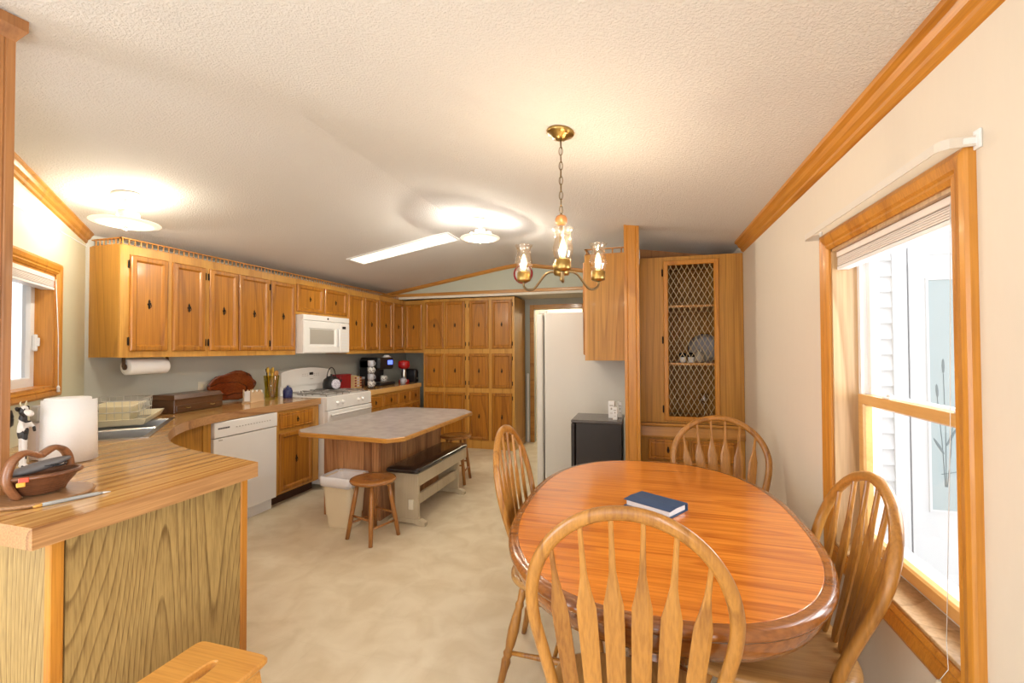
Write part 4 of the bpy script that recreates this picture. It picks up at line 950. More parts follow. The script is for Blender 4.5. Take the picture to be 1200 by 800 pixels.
mb = MB(); mb.lathe([(.028,0),(.033,.004),(.033,.16),(.030,.165)], (-2.60,1.205,ZC), 20); mb.build('jar_body', 'pink', t)
mb = MB(); mb.lathe([(.036,.166),(.044,.175),(.046,.20),(.044,.205),(.046,.21),(.040,.238),(.02,.245)], (-2.60,1.205,ZC), 20); mb.build('lid', 'black', t)
# basket set
bx_, by_ = -1.945, 1.005
tv = tag(MB().lathe([(.135,0),(.14,.004),(.14,.010),(.135,.013)], (bx_-.005, by_+.0, ZC+.0005), 40).build('wooden_trivet', 'trivet'), 'round wooden board under the heart-handled basket', 'trivet')
bk = thing('spiral_basket', 'brown collapsible wooden basket with a heart-shaped handle on the peninsula', 'basket', (bx_, by_, ZC+.014), math.radians(62))
mb = MB(); rings = []
n = 36
def el(rx, ry, z): return [(rx*math.cos(2*PI*k/n), ry*math.sin(2*PI*k/n), z) for k in range(n)]
prof = []
for k in range(9):
    f = k/8; prof += [(.050+.048*f**.8, .034+.036*f**.8, .004+.060*f), (.053+.048*f**.8, .037+.036*f**.8, .010+.060*f)]
rings = [el(*p) for p in prof] + [el(.094,.066,.071), el(.085,.058,.062), el(.045,.03,.012)]
mb.loft(rings, smooth=False); mb.build('basket_bowl', 'bowl', bk, world=False)
mb = MB(); mb.tube([(.100*math.cos(2*PI*k/n), .073*math.sin(2*PI*k/n), .068) for k in range(n)], .0075, 8, loop=True); mb.build('rim', 'basket', bk, world=False)
hp = smooth_curve([(-.062,0,.0),(-.088,0,.05),(-.090,0,.09),(-.074,0,.128),(-.043,0,.145),(-.012,0,.132),(.0,0,.126),(.012,0,.132),(.043,0,.145),(.074,0,.128),(.090,0,.09),(.088,0,.05),(.062,0,.0)], 5)
hrot = Matrix.Rotation(math.radians(38), 3, 'Z'); hp = [hrot @ p for p in hp]
mb = MB(); mb.sweep(hp, [(-.007,-.013),(.007,-.013),(.009,0),(.007,.013),(-.007,.013),(-.009,0)], hrot @ Vector((0,1,0))); mb.build('handle', 'basket', bk, world=False)
R62 = Matrix.Translation((bx_, by_, ZC+.014)) @ Matrix.Rotation(math.radians(62), 4, 'Z')
mb = MB(R62); mb.ell((-.005,.008,.088), (.085,.030,.016), 20, 12, rot=Matrix.Rotation(-.22, 3, 'Y') @ Matrix.Rotation(.2, 3, 'Z')); tag(mb.build('glasses_case', 'case'), 'grey glasses case lying in the wooden basket', 'glasses case')
mb = MB(R62)
for q in (-1, 1): mb.tube([(.045+q*.016*0+.019*math.cos(a), .020+q*.024+.019*math.sin(a), .094+.004*math.sin(a)) for a in [2*PI*k/14 for k in range(14)]], .003, 6, loop=True)
mb.tube([(.045,.012,.094),(.045,.028,.095)], .002, 6)
for q in (-1, 1): mb.tube([(.045,.020+q*.040,.094),(-.02,.020+q*.034,.090),(-.06,.012+q*.030,.080)], .002, 6)
tag(mb.build('eyeglasses', 'black'), 'folded dark eyeglasses in the wooden basket', 'glasses')
mb = MB(R62); mb.mat('foil'); mb.box((-.046,-.081,.058),(-.022,-.075,.074),.002); mb.mat('yellow'); mb.box((-.050,-.084,.046),(-.030,-.078,.060),.002); tag(mb.build('candy_wrapper', 'foil'), 'small red and yellow wrapper over the basket rim', 'wrapper')
pn = thing('pen', 'grey pen with an orange tip lying in front of the basket', 'pen', (-1.80, 1.02, ZC), math.radians(73))
mb = MB(); mb.tube([(-.075,0,.006),(-.055,0,.006),(.055,0,.006),(.07,0,.005)], [.0058,.006,.006,.004], 10); mb.build('barrel', 'pen', pn, world=False)
mb = MB(); mb.tube([(-.095,0,.0045),(-.09,0,.005),(-.075,0,.006)], [.003,.0045,.0055], 10); mb.build('cap', 'pentip', pn, world=False)
mb = MB(); mb.tube([(.07,0,.005),(.085,0,.004),(.092,0,.0035)], [.004,.002,.0008], 8); mb.build('tip', 'pages', pn, world=False)

# ---------------------------------------------------------------- step stool in the foreground
ss = thing('step_stool', 'small light oak stool with a handle slot, against the peninsula in the foreground', 'stool', (-1.29, 1.04, 0))
mb = MB(); zt = .45; x0, x1, y0_, y1_ = -.14, .14, -.15, .125
# seat with slot: build as rings around the slot
n = 32
def sup(rx, ry, e, z, cx=0, cy=0): return [(cx+rx*math.copysign(abs(math.cos(a))**(2/e), math.cos(a)), cy+ry*math.copysign(abs(math.sin(a))**(2/e), math.sin(a)), z) for a in [2*PI*(k+.5)/n for k in range(n)]]
C0 = (0, -.0125)
outer = lambda i, z: sup(.145-i, .1425-i, 14, z, *C0)
slot = lambda i, z: sup(.019+i, .074+i, 2.6, z, *C0)
mb.loft([slot(.004, zt), slot(0, zt-.004), slot(0, zt-.024), outer(.006, zt-.024), outer(0, zt-.016), outer(0, zt-.007), outer(.005, zt)], cap=False, loop=True); mb.build('seat', 'step', ss, world=False)
for sx in (-1, 1):
    for sy in (-1, 1):
        mb = MB(); a = Vector((sx*.105, C0[1]+sy*.10, zt-.024)); b = Vector((sx*.135, C0[1]+sy*.15, 0)); w = .018
        mb.loft([[b+Vector(p) for p in ((-w,-w,0),(w,-w,0),(w,w,0),(-w,w,0))], [a+Vector(p) for p in ((-w,-w,0),(w,-w,0),(w,w,0),(-w,w,0))]]); mb.build('leg', 'step', ss, world=False)
mb = MB(); mb.box((-.12,-.13,.14),(.12,-.115,.17)); mb.box((-.12,.09,.14),(.12,.105,.17)); mb.box((-.125,-.12,.36),(-.11,.095,.42)); mb.box((.11,-.12,.36),(.125,.095,.42)); mb.build('stretchers', 'step', ss, world=False)

# ---------------------------------------------------------------- island
isl = thing('kitchen_island', 'kitchen island with grey laminate top and rustic plank base', 'island', (-2.25, 3.9, 0))
IZ = .75
poly = [(-2.70,3.04),(-1.86,2.985),(-1.765,3.10),(-1.765,4.52),(-1.92,4.70),(-2.65,4.70),(-2.80,4.55),(-2.80,3.14)]
def inset(poly, d):
    c = Vector((sum(p[0] for p in poly)/len(poly), sum(p[1] for p in poly)/len(poly)))
    out = []; n = len(poly)
    for i in range(n):
        a, b, e = Vector(poly[i-1]), Vector(poly[i]), Vector(poly[(i+1) % n])
        n1 = Vector((-(b-a).y, (b-a).x)).normalized(); n2 = Vector((-(e-b).y, (e-b).x)).normalized()
        m = (n1+n2); m = m/(m.dot(n1)); out.append((b.x+m.x*d, b.y+m.y*d))
    return out
mb = MB(); mb.prism(inset(poly, .008), IZ-.03, IZ); mb.build('top', 'lamin', isl)
mb = MB(); a, b, c = poly, inset(poly, .008), inset(poly, .012)
mb.loft([[(x,y,IZ-.002) for x, y in b], [(x,y,IZ-.006) for x, y in a], [(x,y,IZ-.034) for x, y in a], [(x,y,IZ-.040) for x, y in c]], cap=True); mb.build('top_edge', 'trimx', isl)
mb = MB(); mb.box((-2.66,3.30,.0),(-2.12,4.45,IZ-.04)); mb.build('base_body', 'planks', isl)
mb = MB()
for k in range(8): mb.box((-2.66+k*.0675+.001,3.283,.0),(-2.66+(k+1)*.0675-.001,3.30,IZ-.04-(.0)),.003)
mb.build('front_planks', 'planks', isl)
mb = MB()
for k in range(14): mb.box((-2.12,3.283+k*.0834+.001,0),(-2.103,3.283+(k+1)*.0834-.001,IZ-.04),.003)
mb.build('side_planks', 'planksy', isl)
# bench
bn = thing('bench', 'greige bench with a black padded seat beside the island', 'bench', (-1.86, 3.75, 0))
mb = MB()
def cushion(mb, x0, x1, y0, y1, z0, z1, r=.03):
    rr = lambda i, z: [(x0+i+r*(1-math.cos(a))*0 + (x1-x0-2*i)*(.5+.5*math.copysign(abs(math.cos(a))**.14, math.cos(a))), y0+i+(y1-y0-2*i)*(.5+.5*math.copysign(abs(math.sin(a))**.14, math.sin(a))), z) for a in [2*PI*(k+.5)/40 for k in range(40)]]
    mb.loft([rr(.004, z0), rr(0, z0+.01), rr(0, z1-.02), rr(.008, z1-.008), rr(.03, z1), rr(.08, z1+.003)], smooth=True)
cushion(mb, -2.015, -1.705, 3.20, 4.26, .435, .475); mb.build('seat_pad', 'blacksoft', bn)
mb = MB(); mb.box((-2.0,3.23,.415),(-1.72,4.23,.437)); mb.box((-1.742,3.22,.33),(-1.722,4.24,.415),.003); mb.box((-1.998,3.22,.33),(-1.978,4.24,.415),.003); mb.build('apron', 'bench', bn)
for yy in (3.28, 4.10):
    mb = MB(); pr_ = [(-1.972,.05),(-1.965,.08),(-1.965,.34),(-1.985,.37),(-1.985,.43),(-1.735,.43),(-1.735,.37),(-1.755,.34),(-1.755,.08),(-1.748,.05)]
    mb.loft([[(x, yy+q, z) for x, z in pr_] for q in (0, .035)])
    ft = [(-2.02,0),(-1.97,0),(-1.93,.018),(-1.79,.018),(-1.75,0),(-1.69,0),(-1.69,.025),(-1.74,.05),(-1.98,.05),(-2.02,.025)]
    mb.loft([[(x, yy-.008+q, z) for x, z in ft] for q in (0, .051)]); mb.build('trestle_leg', 'bench', bn)
mb = MB(); mb.box((-1.80,3.30,.15),(-1.775,4.12,.235),.003); mb.build('stretcher', 'bench', bn)
# items on floor near the bench
t = thing('plug_adapter', 'small white plug adapter on the near trestle of the bench', 'adapter', (-1.80, 3.27, .13))
mb = MB(); mb.box((-1.83,3.258,.13),(-1.79,3.279,.21),.004); mb.build('adapter_body', 'plate', t)
# stools
def round_stool(label, x, y, h, rz, R=.165):
    t = thing('round_stool', label, 'stool', (x, y, 0), rz)
    mb = MB(); mb.lathe([(.02,h-.035),(R-.03,h-.035),(R-.006,h-.026),(R,h-.016),(R-.004,h-.004),(R-.02,h),(R*.5,h-.004),(.01,h-.006)], (0,0,0), 40); mb.build('seat', 'stooltop', t, world=False)
    tops, bots = [], []
    for k in range(4):
        a = PI/4+k*PI/2; tp = Vector((math.cos(a)*(R-.06), math.sin(a)*(R-.06), h-.035)); bt = Vector((math.cos(a)*(R+.015), math.sin(a)*(R+.015), 0)); tops.append(tp); bots.append(bt)
        mb = MB(); mb.tube([bt, bt.lerp(tp,.35), bt.lerp(tp,.7), tp], [.015,.018,.017,.014], 12); mb.build('leg', 'stool', t, world=False)
    for k in range(4):
        f = .28 if k % 2 else .42; a = bots[k].lerp(tops[k], f); b = bots[(k+1) % 4].lerp(tops[(k+1) % 4], f)
        mb = MB(); mb.tube([a, b], .009, 8); mb.build('stretcher', 'stool', t, world=False)
    return t
round_stool('round wooden stool in front of the island, beside the waste bin', -1.98, 2.995, .45, math.radians(-17), .172)
round_stool('round wooden stool at the far end of the island bench', -1.95, 4.50, .50, math.radians(8), .165)
# waste bin
wb = thing('waste_bin', 'beige plastic waste bin lined with a white bag in front of the island', 'bin', (-2.36, 3.14, 0))
bc = (-2.345, 3.145)
mb = MB(); mb.loft([rr4(*bc,.105,.085,0), rr4(*bc,.110,.09,.02), rr4(*bc,.138,.118,.385), rr4(*bc,.148,.128,.39), rr4(*bc,.148,.128,.40), rr4(*bc,.134,.114,.40), rr4(*bc,.12,.10,.10)], cap=True); mb.build('bin_body', 'bin', wb)
mb = MB(); random.seed(3)
rg = []
for wx, wy, z in ((.150,.130,.335),(.153,.133,.372),(.153,.133,.405),(.145,.125,.412),(.13,.11,.39),(.10,.08,.34),(.05,.03,.35)):
    rg.append([(x+random.uniform(-.004,.004), y+random.uniform(-.004,.004), z_+random.uniform(-.006,.006)) for x, y, z_ in rr4(*bc, wx, wy, z)])
mb.loft(rg, cap=False, smooth=True); mb.f([mb.v(p) for p in rg[-1]]); mb.build('bin_liner', 'bag', wb, solid=.001)

# ---------------------------------------------------------------- fridge, mini fridge, cabinet above
fr = thing('refrigerator', 'tall off-white refrigerator seen from its side', 'refrigerator', (-.55, 4.72, 0))
mb = MB(); mb.box((-.925,4.30,.05),(-.145,5.15,1.775),.008); mb.build('body', 'fridge', fr)
mb = MB(); mb.box((-1.005,4.302,.08),(-.94,4.72,1.765),.012); mb.build('freezer_door', 'fridge', fr)
mb = MB(); mb.box((-1.005,4.728,.08),(-.94,5.148,1.765),.012); mb.build('fridge_door', 'fridge', fr)
for yy in (4.69, 4.76):
    mb = MB(); mb.tube([(-1.0,yy,.55),(-1.045,yy,.57),(-1.045,yy,1.43),(-1.0,yy,1.45)], .012, 8); mb.build('door_handle', 'fridge', fr)
for yy in (4.32, 5.13):
    mb = MB(); mb.box((-.985,yy-.014,1.765),(-.90,yy+.014,1.80),.006); mb.build('hinge_cover', 'fridge', fr)
mb = MB(); mb.box((-.93,4.32,0),(-.15,5.13,.05)); mb.build('base_grille', 'black', fr)
mf = thing('mini_fridge', 'black mini refrigerator beside the large refrigerator', 'refrigerator', (-.35, 3.73, 0))
mb = MB(); mb.box((-.515,3.545,.02),(-.16,3.545+.39,.84),.006); mb.build('body', 'mini', mf)
mb = MB(); mb.box((-.552,3.548,.03),(-.520,3.932,.835),.008); mb.build('door', 'mini', mf)
mb = MB(); mb.box((-.55,3.538,.84),(-.155,3.938,.862),.005); mb.build('top_panel', 'minitop', mf)
mb = MB()
for a, b in ((-.49,3.58),(-.19,3.58),(-.49,3.90),(-.19,3.90)): mb.lathe([(.015,0),(.018,.02)], (a,b,0), 12)
mb.build('feet', 'black', mf)
for k, (x, y, h, w, lbl) in enumerate(((-.245,3.72,.135,.05,'taller white leaflet box at the back of the mini refrigerator top'), (-.215,3.64,.10,.035,'small white card box with black print at the front of the mini refrigerator top'), (-.185,3.78,.125,.03,'narrow white card box against the post on the mini refrigerator top'))):
    t = thing('card_box', lbl, 'box', (x, y, .8625), math.radians(-6+7*k))
    mb = MB(); mb.box((-w/2*1.0,-.02,0),(w/2,.02,h),.002); mb.build('box_body', 'vinyl', t, world=False)
    mb = MB(); mb.box((-w*.3,-.0208,h*.72),(w*.3,-.0198,h*.78)); mb.box((-w*.22,-.0208,h*.28),(w*.22,-.0198,h*.31)); mb.box((-w*.12,-.0208,h*.5),(w*.12,-.0198,h*.62)); mb.build('print', 'gray', t, world=False)
FXR = frame('x', -.455, -1)
uc = thing('upper_cabinet', 'oak wall cabinet hung on the partition above the black mini refrigerator', 'cabinet', (-.3, 4.0, 1.325))
mb = MB(); mb.box((-.437,3.70,1.325),(-.138,4.29,2.19)); mb.build('cabinet_box', 'side', uc)
mb = MB(FXR)
for a, b in ((3.70,3.74),(4.25,4.29)): mb.box((a,1.325,-.018),(b,2.19,0))
mb.box((3.701,1.325,-.018),(4.289,1.38,-.0005)); mb.box((3.701,2.13,-.018),(4.289,2.19,-.0005)); mb.build('face_frame', 'cabframe', uc)
for a, b in ((3.73,3.99),(4.0,4.26)): add_door(FXR, a, b, 1.37, 2.14, uc)
g2 = thing('gallery_rail', 'short spindle rail on top of the cabinet above the mini refrigerator', 'rail', (-.3, 4.0, 2.19))
mb = MB(); mb.box((-.455,3.705,2.19),(-.131,3.725,2.198)); mb.box((-.455,3.705,2.235),(-.131,3.725,2.243)); mb.box((-.455,3.705,2.19),(-.435,4.29,2.198)); mb.box((-.455,3.705,2.235),(-.435,4.29,2.243)); mb.build('rail', 'trimx', g2)
for k in range(5): MB().lathe([(.004,0),(.007,.01),(.004,.018),(.007,.026),(.004,.04)], (-.44+k*.07, 3.715, 2.197), 8).build('spindle', 'trimx', g2)
# cream slab added above the fridge, standing in for the lit hall behind
t = thing('bright_room_standin', 'flat cream stand-in for the bright room seen above the refrigerator', 'box', (-.8, 4.8, 1.776))
mb = MB(); mb.box((-.80,4.75,1.776),(-.55,5.05,1.80),.003); mb.build('box_body', 'plate', t)
mb = MB(); mb.box((-.795,4.755,1.80),(-.555,4.9,1.812),.002); mb.build('upper_slab', 'plate', t)

# ---------------------------------------------------------------- hutch
hf = 3.86; FH = frame('y', hf, -1)
hu = thing('china_hutch', 'oak corner china hutch with a lattice-front door and drawers below', 'hutch', (.36, 4.1, 0))
h0x, h1x = -.02, XR-.003
mb = MB(); back = 4.45
mb.box((h0x,back,.0),(h1x,back+.02,2.168)); mb.box((h0x,hf+.018,0),(h0x+.018,back,2.168)); mb.box((h1x-.018,hf+.018,0),(h1x,back,2.168)); mb.box((h0x,hf+.018,2.15),(h1x,back,2.168)); mb.box((h0x,hf+.018,.80),(h1x,back,.825)); mb.build('hutch_box', 'side', hu)
mb = MB(FH); mb.box((h0x,.82,-.018),(.185,2.168,0)); mb.box((.560,.82,-.018),(h1x,2.168,0)); mb.box((.185,2.12,-.018),(.560,2.168,0)); mb.box((.185,.82,-.018),(.560,.85,0)); mb.build('face_panel', 'side', hu)
for zz in (1.285, 1.757):
    mb = MB(); mb.box((h0x+.02,hf+.03,zz),(h1x-.02,back,zz+.018)); mb.build('shelf', 'trimx', hu)
mb = MB(FH); rings = [[(.165+i,.838+i,n),(.580-i,.838+i,n),(.580-i,2.133-i,n),(.165+i,2.133-i,n)] for i, n in ((0,0),(0,.014),(.004,.018),(.030,.018),(.036,.012),(.036,0))]
mb.loft(rings, cap=False, loop=True); dd = mb.build('door', 'trimz', hu)
for zz in (.93, 1.49, 2.04): add_hinge(FH, .158, zz, 0, dd)
# lattice
mb = MB(FH); u0, u1, v0, v1 = .201, .544, .874, 2.097
def clipline(c, s):
    # line v = s*m*(u-u0)+c  clipped to rect
    m = 1.85*s; pts = []
    for u in (u0, u1):
        v = m*(u-u0)+c
        if v0 <= v <= v1: pts.append((u, v))
    for v in (v0, v1):
        u = (v-c)/m+u0
        if u0 < u < u1: pts.append((u, v))
    return pts[:2] if len(pts) >= 2 else None
st_ = .078; c = v0-.7
while c < v1+.7:
    for s in (1, -1):
        p = clipline(c, s)
        if p: mb.tube([(p[0][0], p[0][1], .004 if s > 0 else .007), (p[1][0], p[1][1], .004 if s > 0 else .007)], .0018, 5)
    c += st_
mb.build('lattice', 'lattice', dd)
mb = MB(FH); mb.box((h0x,.70,-.018),(h1x,.79,0)); mb.loft([[(h0x,.79,-.018),(h0x,.79,.020),(h0x,.802,.028),(h0x,.815,.020),(h0x,.815,-.018)],[(h1x,.79,-.018),(h1x,.79,.020),(h1x,.802,.028),(h1x,.815,.020),(h1x,.815,-.018)]]); mb.loft([[(u,.70,0),(u,.70,.014),(u,.712,.018),(u,.785,.006),(u,.785,0)] for u in (h0x, h1x)]); mb.build('waist_moulding', 'trimx', hu)
mb = MB(FH)
for a, b in ((h0x,.045),(.335,.375),(.70,h1x)): mb.box((a,0,-.018),(b,.70,0))
for a, b in ((.675,.70),(.50,.53),(.32,.35),(.0,.10)): mb.box((h0x+.001,a,-.018),(h1x-.001,b,-.0005))
mb.build('lower_frame', 'side', hu)
for a, b in ((.035,.345),(.365,.71)):
    for c, d in ((.52,.685),(.34,.51),(.09,.33)): add_door(FH, a, b, c, d, hu, name='drawer', prof=DOORP2, s=.8)
# moulding board above the hutch
mb = MB(); mb.loft([[(-.02,y,2.17),(XR,y,2.17),(XR,y,cz(XR)+.01),(-.02,y,cz(-.02)+.01)] for y in (4.43, 4.47)]); struct('trim_11', mb, 'pillar')
# dishes inside
def plate_stack(x, y, z, k, label):
    t = thing('plate_stack', label, 'plates', (x, y, z))
    for i in range(k): MB().lathe([(.03,0),(.045,.002),(.075,.012),(.076,.014),(.045,.006),(.002,.005)], (x,y,z+i*.007), 24).build('plate', 'pages', t)
for i, (x, lbl) in enumerate(((.26,'white saucer at the left on the floor of the hutch'),(.37,'white saucer in the middle on the floor of the hutch'),(.48,'white saucer at the right on the floor of the hutch'))):
    tag(MB().lathe([(.03,0),(.045,.002),(.055,.012),(.056,.014),(.045,.006),(.002,.005)], (x,hf+.12,.826), 24).build('saucer', 'pages'), lbl, 'saucer')
lbs = ['first small black-and-white cup from the left on the middle hutch shelf', 'second small black-and-white cup from the left on the middle hutch shelf']
for i in range(2):
    t = thing('cup', lbs[i], 'cup', (.32+i*.065, hf+.14, 1.304))
    MB().lathe([(.018,0),(.022,.004),(.026,.05),(.023,.05),(.018,.006),(.002,.005)], (.32+i*.065,hf+.14,1.304), 18, cap=False).build('cup_body', 'pages', t)
    MB().lathe([(.0275,.045),(.0285,.06),(.024,.078),(.005,.082)], (.32+i*.065,hf+.14,1.304), 18).build('lid', 'black', t)
t = thing('goblet', 'clear stemmed goblet low in the hutch behind the lattice', 'glass', (.49, hf+.2, .826))
MB().lathe([(.035,0),(.035,.003),(.005,.010),(.004,.10),(.02,.12),(.038,.16),(.036,.22),(.033,.22),(.034,.16),(.002,.115)], (.49,hf+.2,.826), 20, cap=False).build('goblet_body', 'clearjar', t)
tag(MB().lathe([(.10,0),(.13,.006),(.135,.010),(.09,.012)], (.53, 4.36, 1.42), 28, axis=(-.15,-1,.25)).build('display_plate', 'mugg'), 'grey plate standing upright on the middle hutch shelf', 'plate')
t = thing('teapot', 'dark rounded teapot on the middle hutch shelf', 'teapot', (.45, hf+.2, 1.304))
MB().lathe([(.03,0),(.045,.01),(.055,.04),(.045,.075),(.02,.088),(.022,.092),(.008,.098),(.01,.108),(.003,.112)], (.45,hf+.2,1.304), 22).build('pot_body', 'gray', t)
MB().tube([(.40,hf+.19,1.335),(.375,hf+.18,1.36),(.365,hf+.17,1.385)], [.012,.008,.006], 8).build('spout', 'gray', t)

# ---------------------------------------------------------------- wall clock on the gable
ck = thing('wall_clock', 'round red-rimmed wall clock on the pale gable wall', 'clock', (-1.615, YG-.02, 2.40))
MB().lathe([(.12,0),(.12,.012),(.10,.014)], (-1.575,YG-.0,2.46), 32, axis=(0,-1,0)).build('dial', 'white', ck)
mb = MB(); mb.tube([(-1.575+.125*math.cos(2*PI*k/32), YG-.016, 2.46+.125*math.sin(2*PI*k/32)) for k in range(32)], .013, 8, loop=True); mb.build('rim', 'red', ck)
mb = MB(); mb.tube([(-1.575,YG-.018,2.46),(-1.575,YG-.018,2.53)], .003, 5); mb.tube([(-1.575,YG-.018,2.46),(-1.53,YG-.018,2.44)], .003, 5); mb.build('hands', 'black', ck)

# ---------------------------------------------------------------- lights
def disc_light(label, x, y, zb, rot=0):
    zt = cz(x)
    t = thing('ceiling_light', label, 'ceiling light', (x, y, zb))
    n = (Vector((-ML if x < PX else MR, 0, 1))).normalized()
    mb = MB(); mb.lathe([(.075,-.006),(.078,-.014),(.070,-.024),(.02,-.030)], (x,y,zt+.004), 32, axis=n); mb.build('canopy', 'lampwhite', t)
    mb = MB(); mb.tube([(x,y,zt-.02),(x,y,zb+.03)], .011, 10); mb.lathe([(.014,0),(.030,.02),(.045,.075),(.040,.09)], (x,y,zb+.005), 24); mb.build('stem', 'lampwhite', t)
    mb = MB(); mb.lathe([(.010,0),(.07,.002),(.13,.008),(.172,.018),(.175,.021),(.172,.024),(.13,.014),(.07,.008),(.012,.006)], (x,y,zb), 48, cap=False); mb.build('glass_disc', 'lampglass', t)
    mb = MB(); mb.lathe([(.004,-.02),(.012,-.014),(.014,-.004),(.008,.004)], (x,y,zb), 16); mb.build('finial', 'lampwhite', t)
    for q in (-1, 1):
        mb = MB(); mb.ell((x+q*.075, y, zb+.055), (.028,.022,.022), 14, 10); mb.build('bulb', 'bulbdisc', t)
    return t
disc_light('round frosted glass ceiling light near the sink window', -3.046, 1.969, 2.185)
disc_light('round frosted glass ceiling light over the kitchen island', -1.375, 3.72, 2.385)
tl_ = thing('ceiling_panel_light', 'long narrow glowing diffuser panel set in the sloping kitchen ceiling', 'ceiling light', (-2.42, 4.2, 2.47))
def onceil(x, y, d): return (x, y, cz(x)-d)
q4 = [(-3.01,4.05),(-1.84,4.05),(-1.84,4.36),(-3.01,4.36)]
mb = MB(); mb.loft([[onceil(x,y,-.01) for x, y in q4], [onceil(x,y,.012) for x, y in q4], [onceil(x,y,.012) for x, y in [(-2.99,4.07),(-1.86,4.07),(-1.86,4.34),(-2.99,4.34)]], [onceil(x,y,.006) for x, y in [(-2.985,4.075),(-1.865,4.075),(-1.865,4.335),(-2.985,4.335)]]], cap=False); mb.build('panel_frame', 'vinyl', tl_)
mb = MB(); mb.loft([[onceil(x,y,d) for x, y in [(-2.985,4.075),(-1.865,4.075),(-1.865,4.335),(-2.985,4.335)]] for d in (.004,.007)]); mb.build('diffuser', 'tube', tl_)

# chandelier
hx, hy = -.354, 2.025
cz0 = cz(hx)
cl = thing('chandelier', 'three-arm brass chandelier with clear hurricane shades over the dining table', 'chandelier', (hx, hy, 1.74))
nrm = Vector((MR, 0, 1)).normalized()
mb = MB(); mb.lathe([(.062,-.002),(.066,-.008),(.060,-.018),(.040,-.024),(.032,-.036),(.012,-.042)], (hx,hy,cz0+.002), 32, axis=nrm); mb.build('canopy', 'brass', cl)
mb = MB(); z = cz0-.038; k = 0
while z > 2.035:
    L = .040; R = .0085
    pts = []
    for j in range(16):
        a = 2*PI*j/16; u = R*math.cos(a); w = (L/2)*math.sin(a)
        pts.append((hx+(u if k % 2 else 0), hy+(0 if k % 2 else u), z-L/2+w))
    mb.tube(pts, .0018, 6, loop=True); z -= L-.006; k += 1
mb.tube([(hx+.003, hy, cz0-.04), (hx-.004, hy+.003, 2.2), (hx+.002, hy, 2.0)], .0014, 5)
mb.build('chain', 'brassdark', cl)
mb = MB(); mb.lathe([(.010,2.035),(.022,2.028),(.028,2.015),(.027,2.0),(.020,1.99),(.012,1.985)], (hx,hy,0), 24); mb.build('wooden_top', 'pillar', cl)
mb = MB(); mb.lathe([(.010,1.988),(.009,1.825),(.012,1.818),(.036,1.814),(.039,1.810),(.039,1.785),(.036,1.781),(.036,1.764),(.032,1.758),(.012,1.754),(.006,1.748),(.009,1.738),(.003,1.728)], (hx,hy,0), 28); mb.build('body', 'brass', cl)
yaw = math.radians(16.27)
base_az = -PI/2 + math.atan2(-hx, hy)*0 + math.atan2(0-hx, hy)*1.0    # one arm points towards the viewer side
for k in range(3):
    a = base_az + math.radians(2) + k*2*PI/3; dx, dy = math.cos(a), math.sin(a); R = .205 if k else .19
    A = lambda r, z: (hx+dx*r, hy+dy*r, z)
    mb = MB(); mb.tube(smooth_curve([A(.03,1.775),A(.06,1.777),A(.09,1.765),A(.12,1.733),A(.15,1.706),A(.18,1.704),A(R,1.722),A(R,1.746)], 4), .0055, 8); arm = mb.build('arm', 'brassdark', cl)
    ox, oy = hx+dx*R, hy+dy*R
    mb = MB(); mb.lathe([(.012,1.742),(.031,1.749),(.033,1.755),(.033,1.790),(.030,1.792),(.026,1.758),(.002,1.758)], (ox,oy,0), 24, cap=False); mb.build('cup', 'brass', arm)
    mb = MB(); mb.lathe([(.030,1.789),(.034,1.799),(.041,1.822),(.042,1.840),(.034,1.872),(.031,1.895),(.036,1.914),(.043,1.921)], (ox,oy,0), 28, cap=False)
    # scalloped lip
    for v in mb.bm.verts:
        if v.co.z > 1.910:
            an = math.atan2(v.co.y-oy, v.co.x-ox); v.co.z += .0025*math.cos(8*an); r = 1+.025*math.cos(8*an); v.co.x = ox+(v.co.x-ox)*r; v.co.y = oy+(v.co.y-oy)*r
    mb.build('glass_shade', 'shade', arm, solid=.0015)
    mb = MB(); mb.lathe([(.010,1.758),(.010,1.805)], (ox,oy,0), 12); mb.build('candle_sleeve', 'plate', arm)
    mb = MB(); mb.lathe([(.008,1.805),(.012,1.818),(.014,1.832),(.012,1.850),(.006,1.868),(.002,1.878)], (ox,oy,0), 18); mb.build('bulb', 'bulb', arm)
    l = bpy.data.lights.new('chandelier_bulb', 'POINT'); l.energy = 2.4; l.color = (1., .80, .54); l.shadow_soft_size = .004
    lo = bpy.data.objects.new('chandelier_bulb_light', l); COL.objects.link(lo); lo.location = (ox, oy, 1.93)

# ---------------------------------------------------------------- dining table
TX, TY, TA, TB, TZ = .04, 1.962, .550, .822, .76
tb = thing('dining_table', 'oval-cornered glossy orange oak dining table', 'table', (TX, TY, 0))
N_ = 96
def sel(i, z, e=2.5):
    out = []
    for k in range(N_):
        a = 2*PI*k/N_; c, s = math.cos(a), math.sin(a)
        out.append(((TA-i)*math.copysign(abs(c)**(2/e), c), (TB-i)*math.copysign(abs(s)**(2/e), s), z))
    return out
mb = MB(); mb.loft([sel(.034, TZ-.02), sel(.034, TZ-.0012), sel(.036, TZ)], smooth=False); mb.build('tabletop', 'table', tb, world=False)
mb = MB(); mb.loft([sel(.0345, TZ-.03), sel(.0345, TZ-.001), sel(.031, TZ-.0005), sel(.026, TZ-.003), sel(.020, TZ-.001), sel(.008, TZ-.004), sel(.001, TZ-.013), sel(0, TZ-.022), sel(.004, TZ-.030), sel(.014, TZ-.036), sel(.022, TZ-.038)], cap=False, smooth=True); mb.build('edge_moulding', 'tedge', tb, world=False)
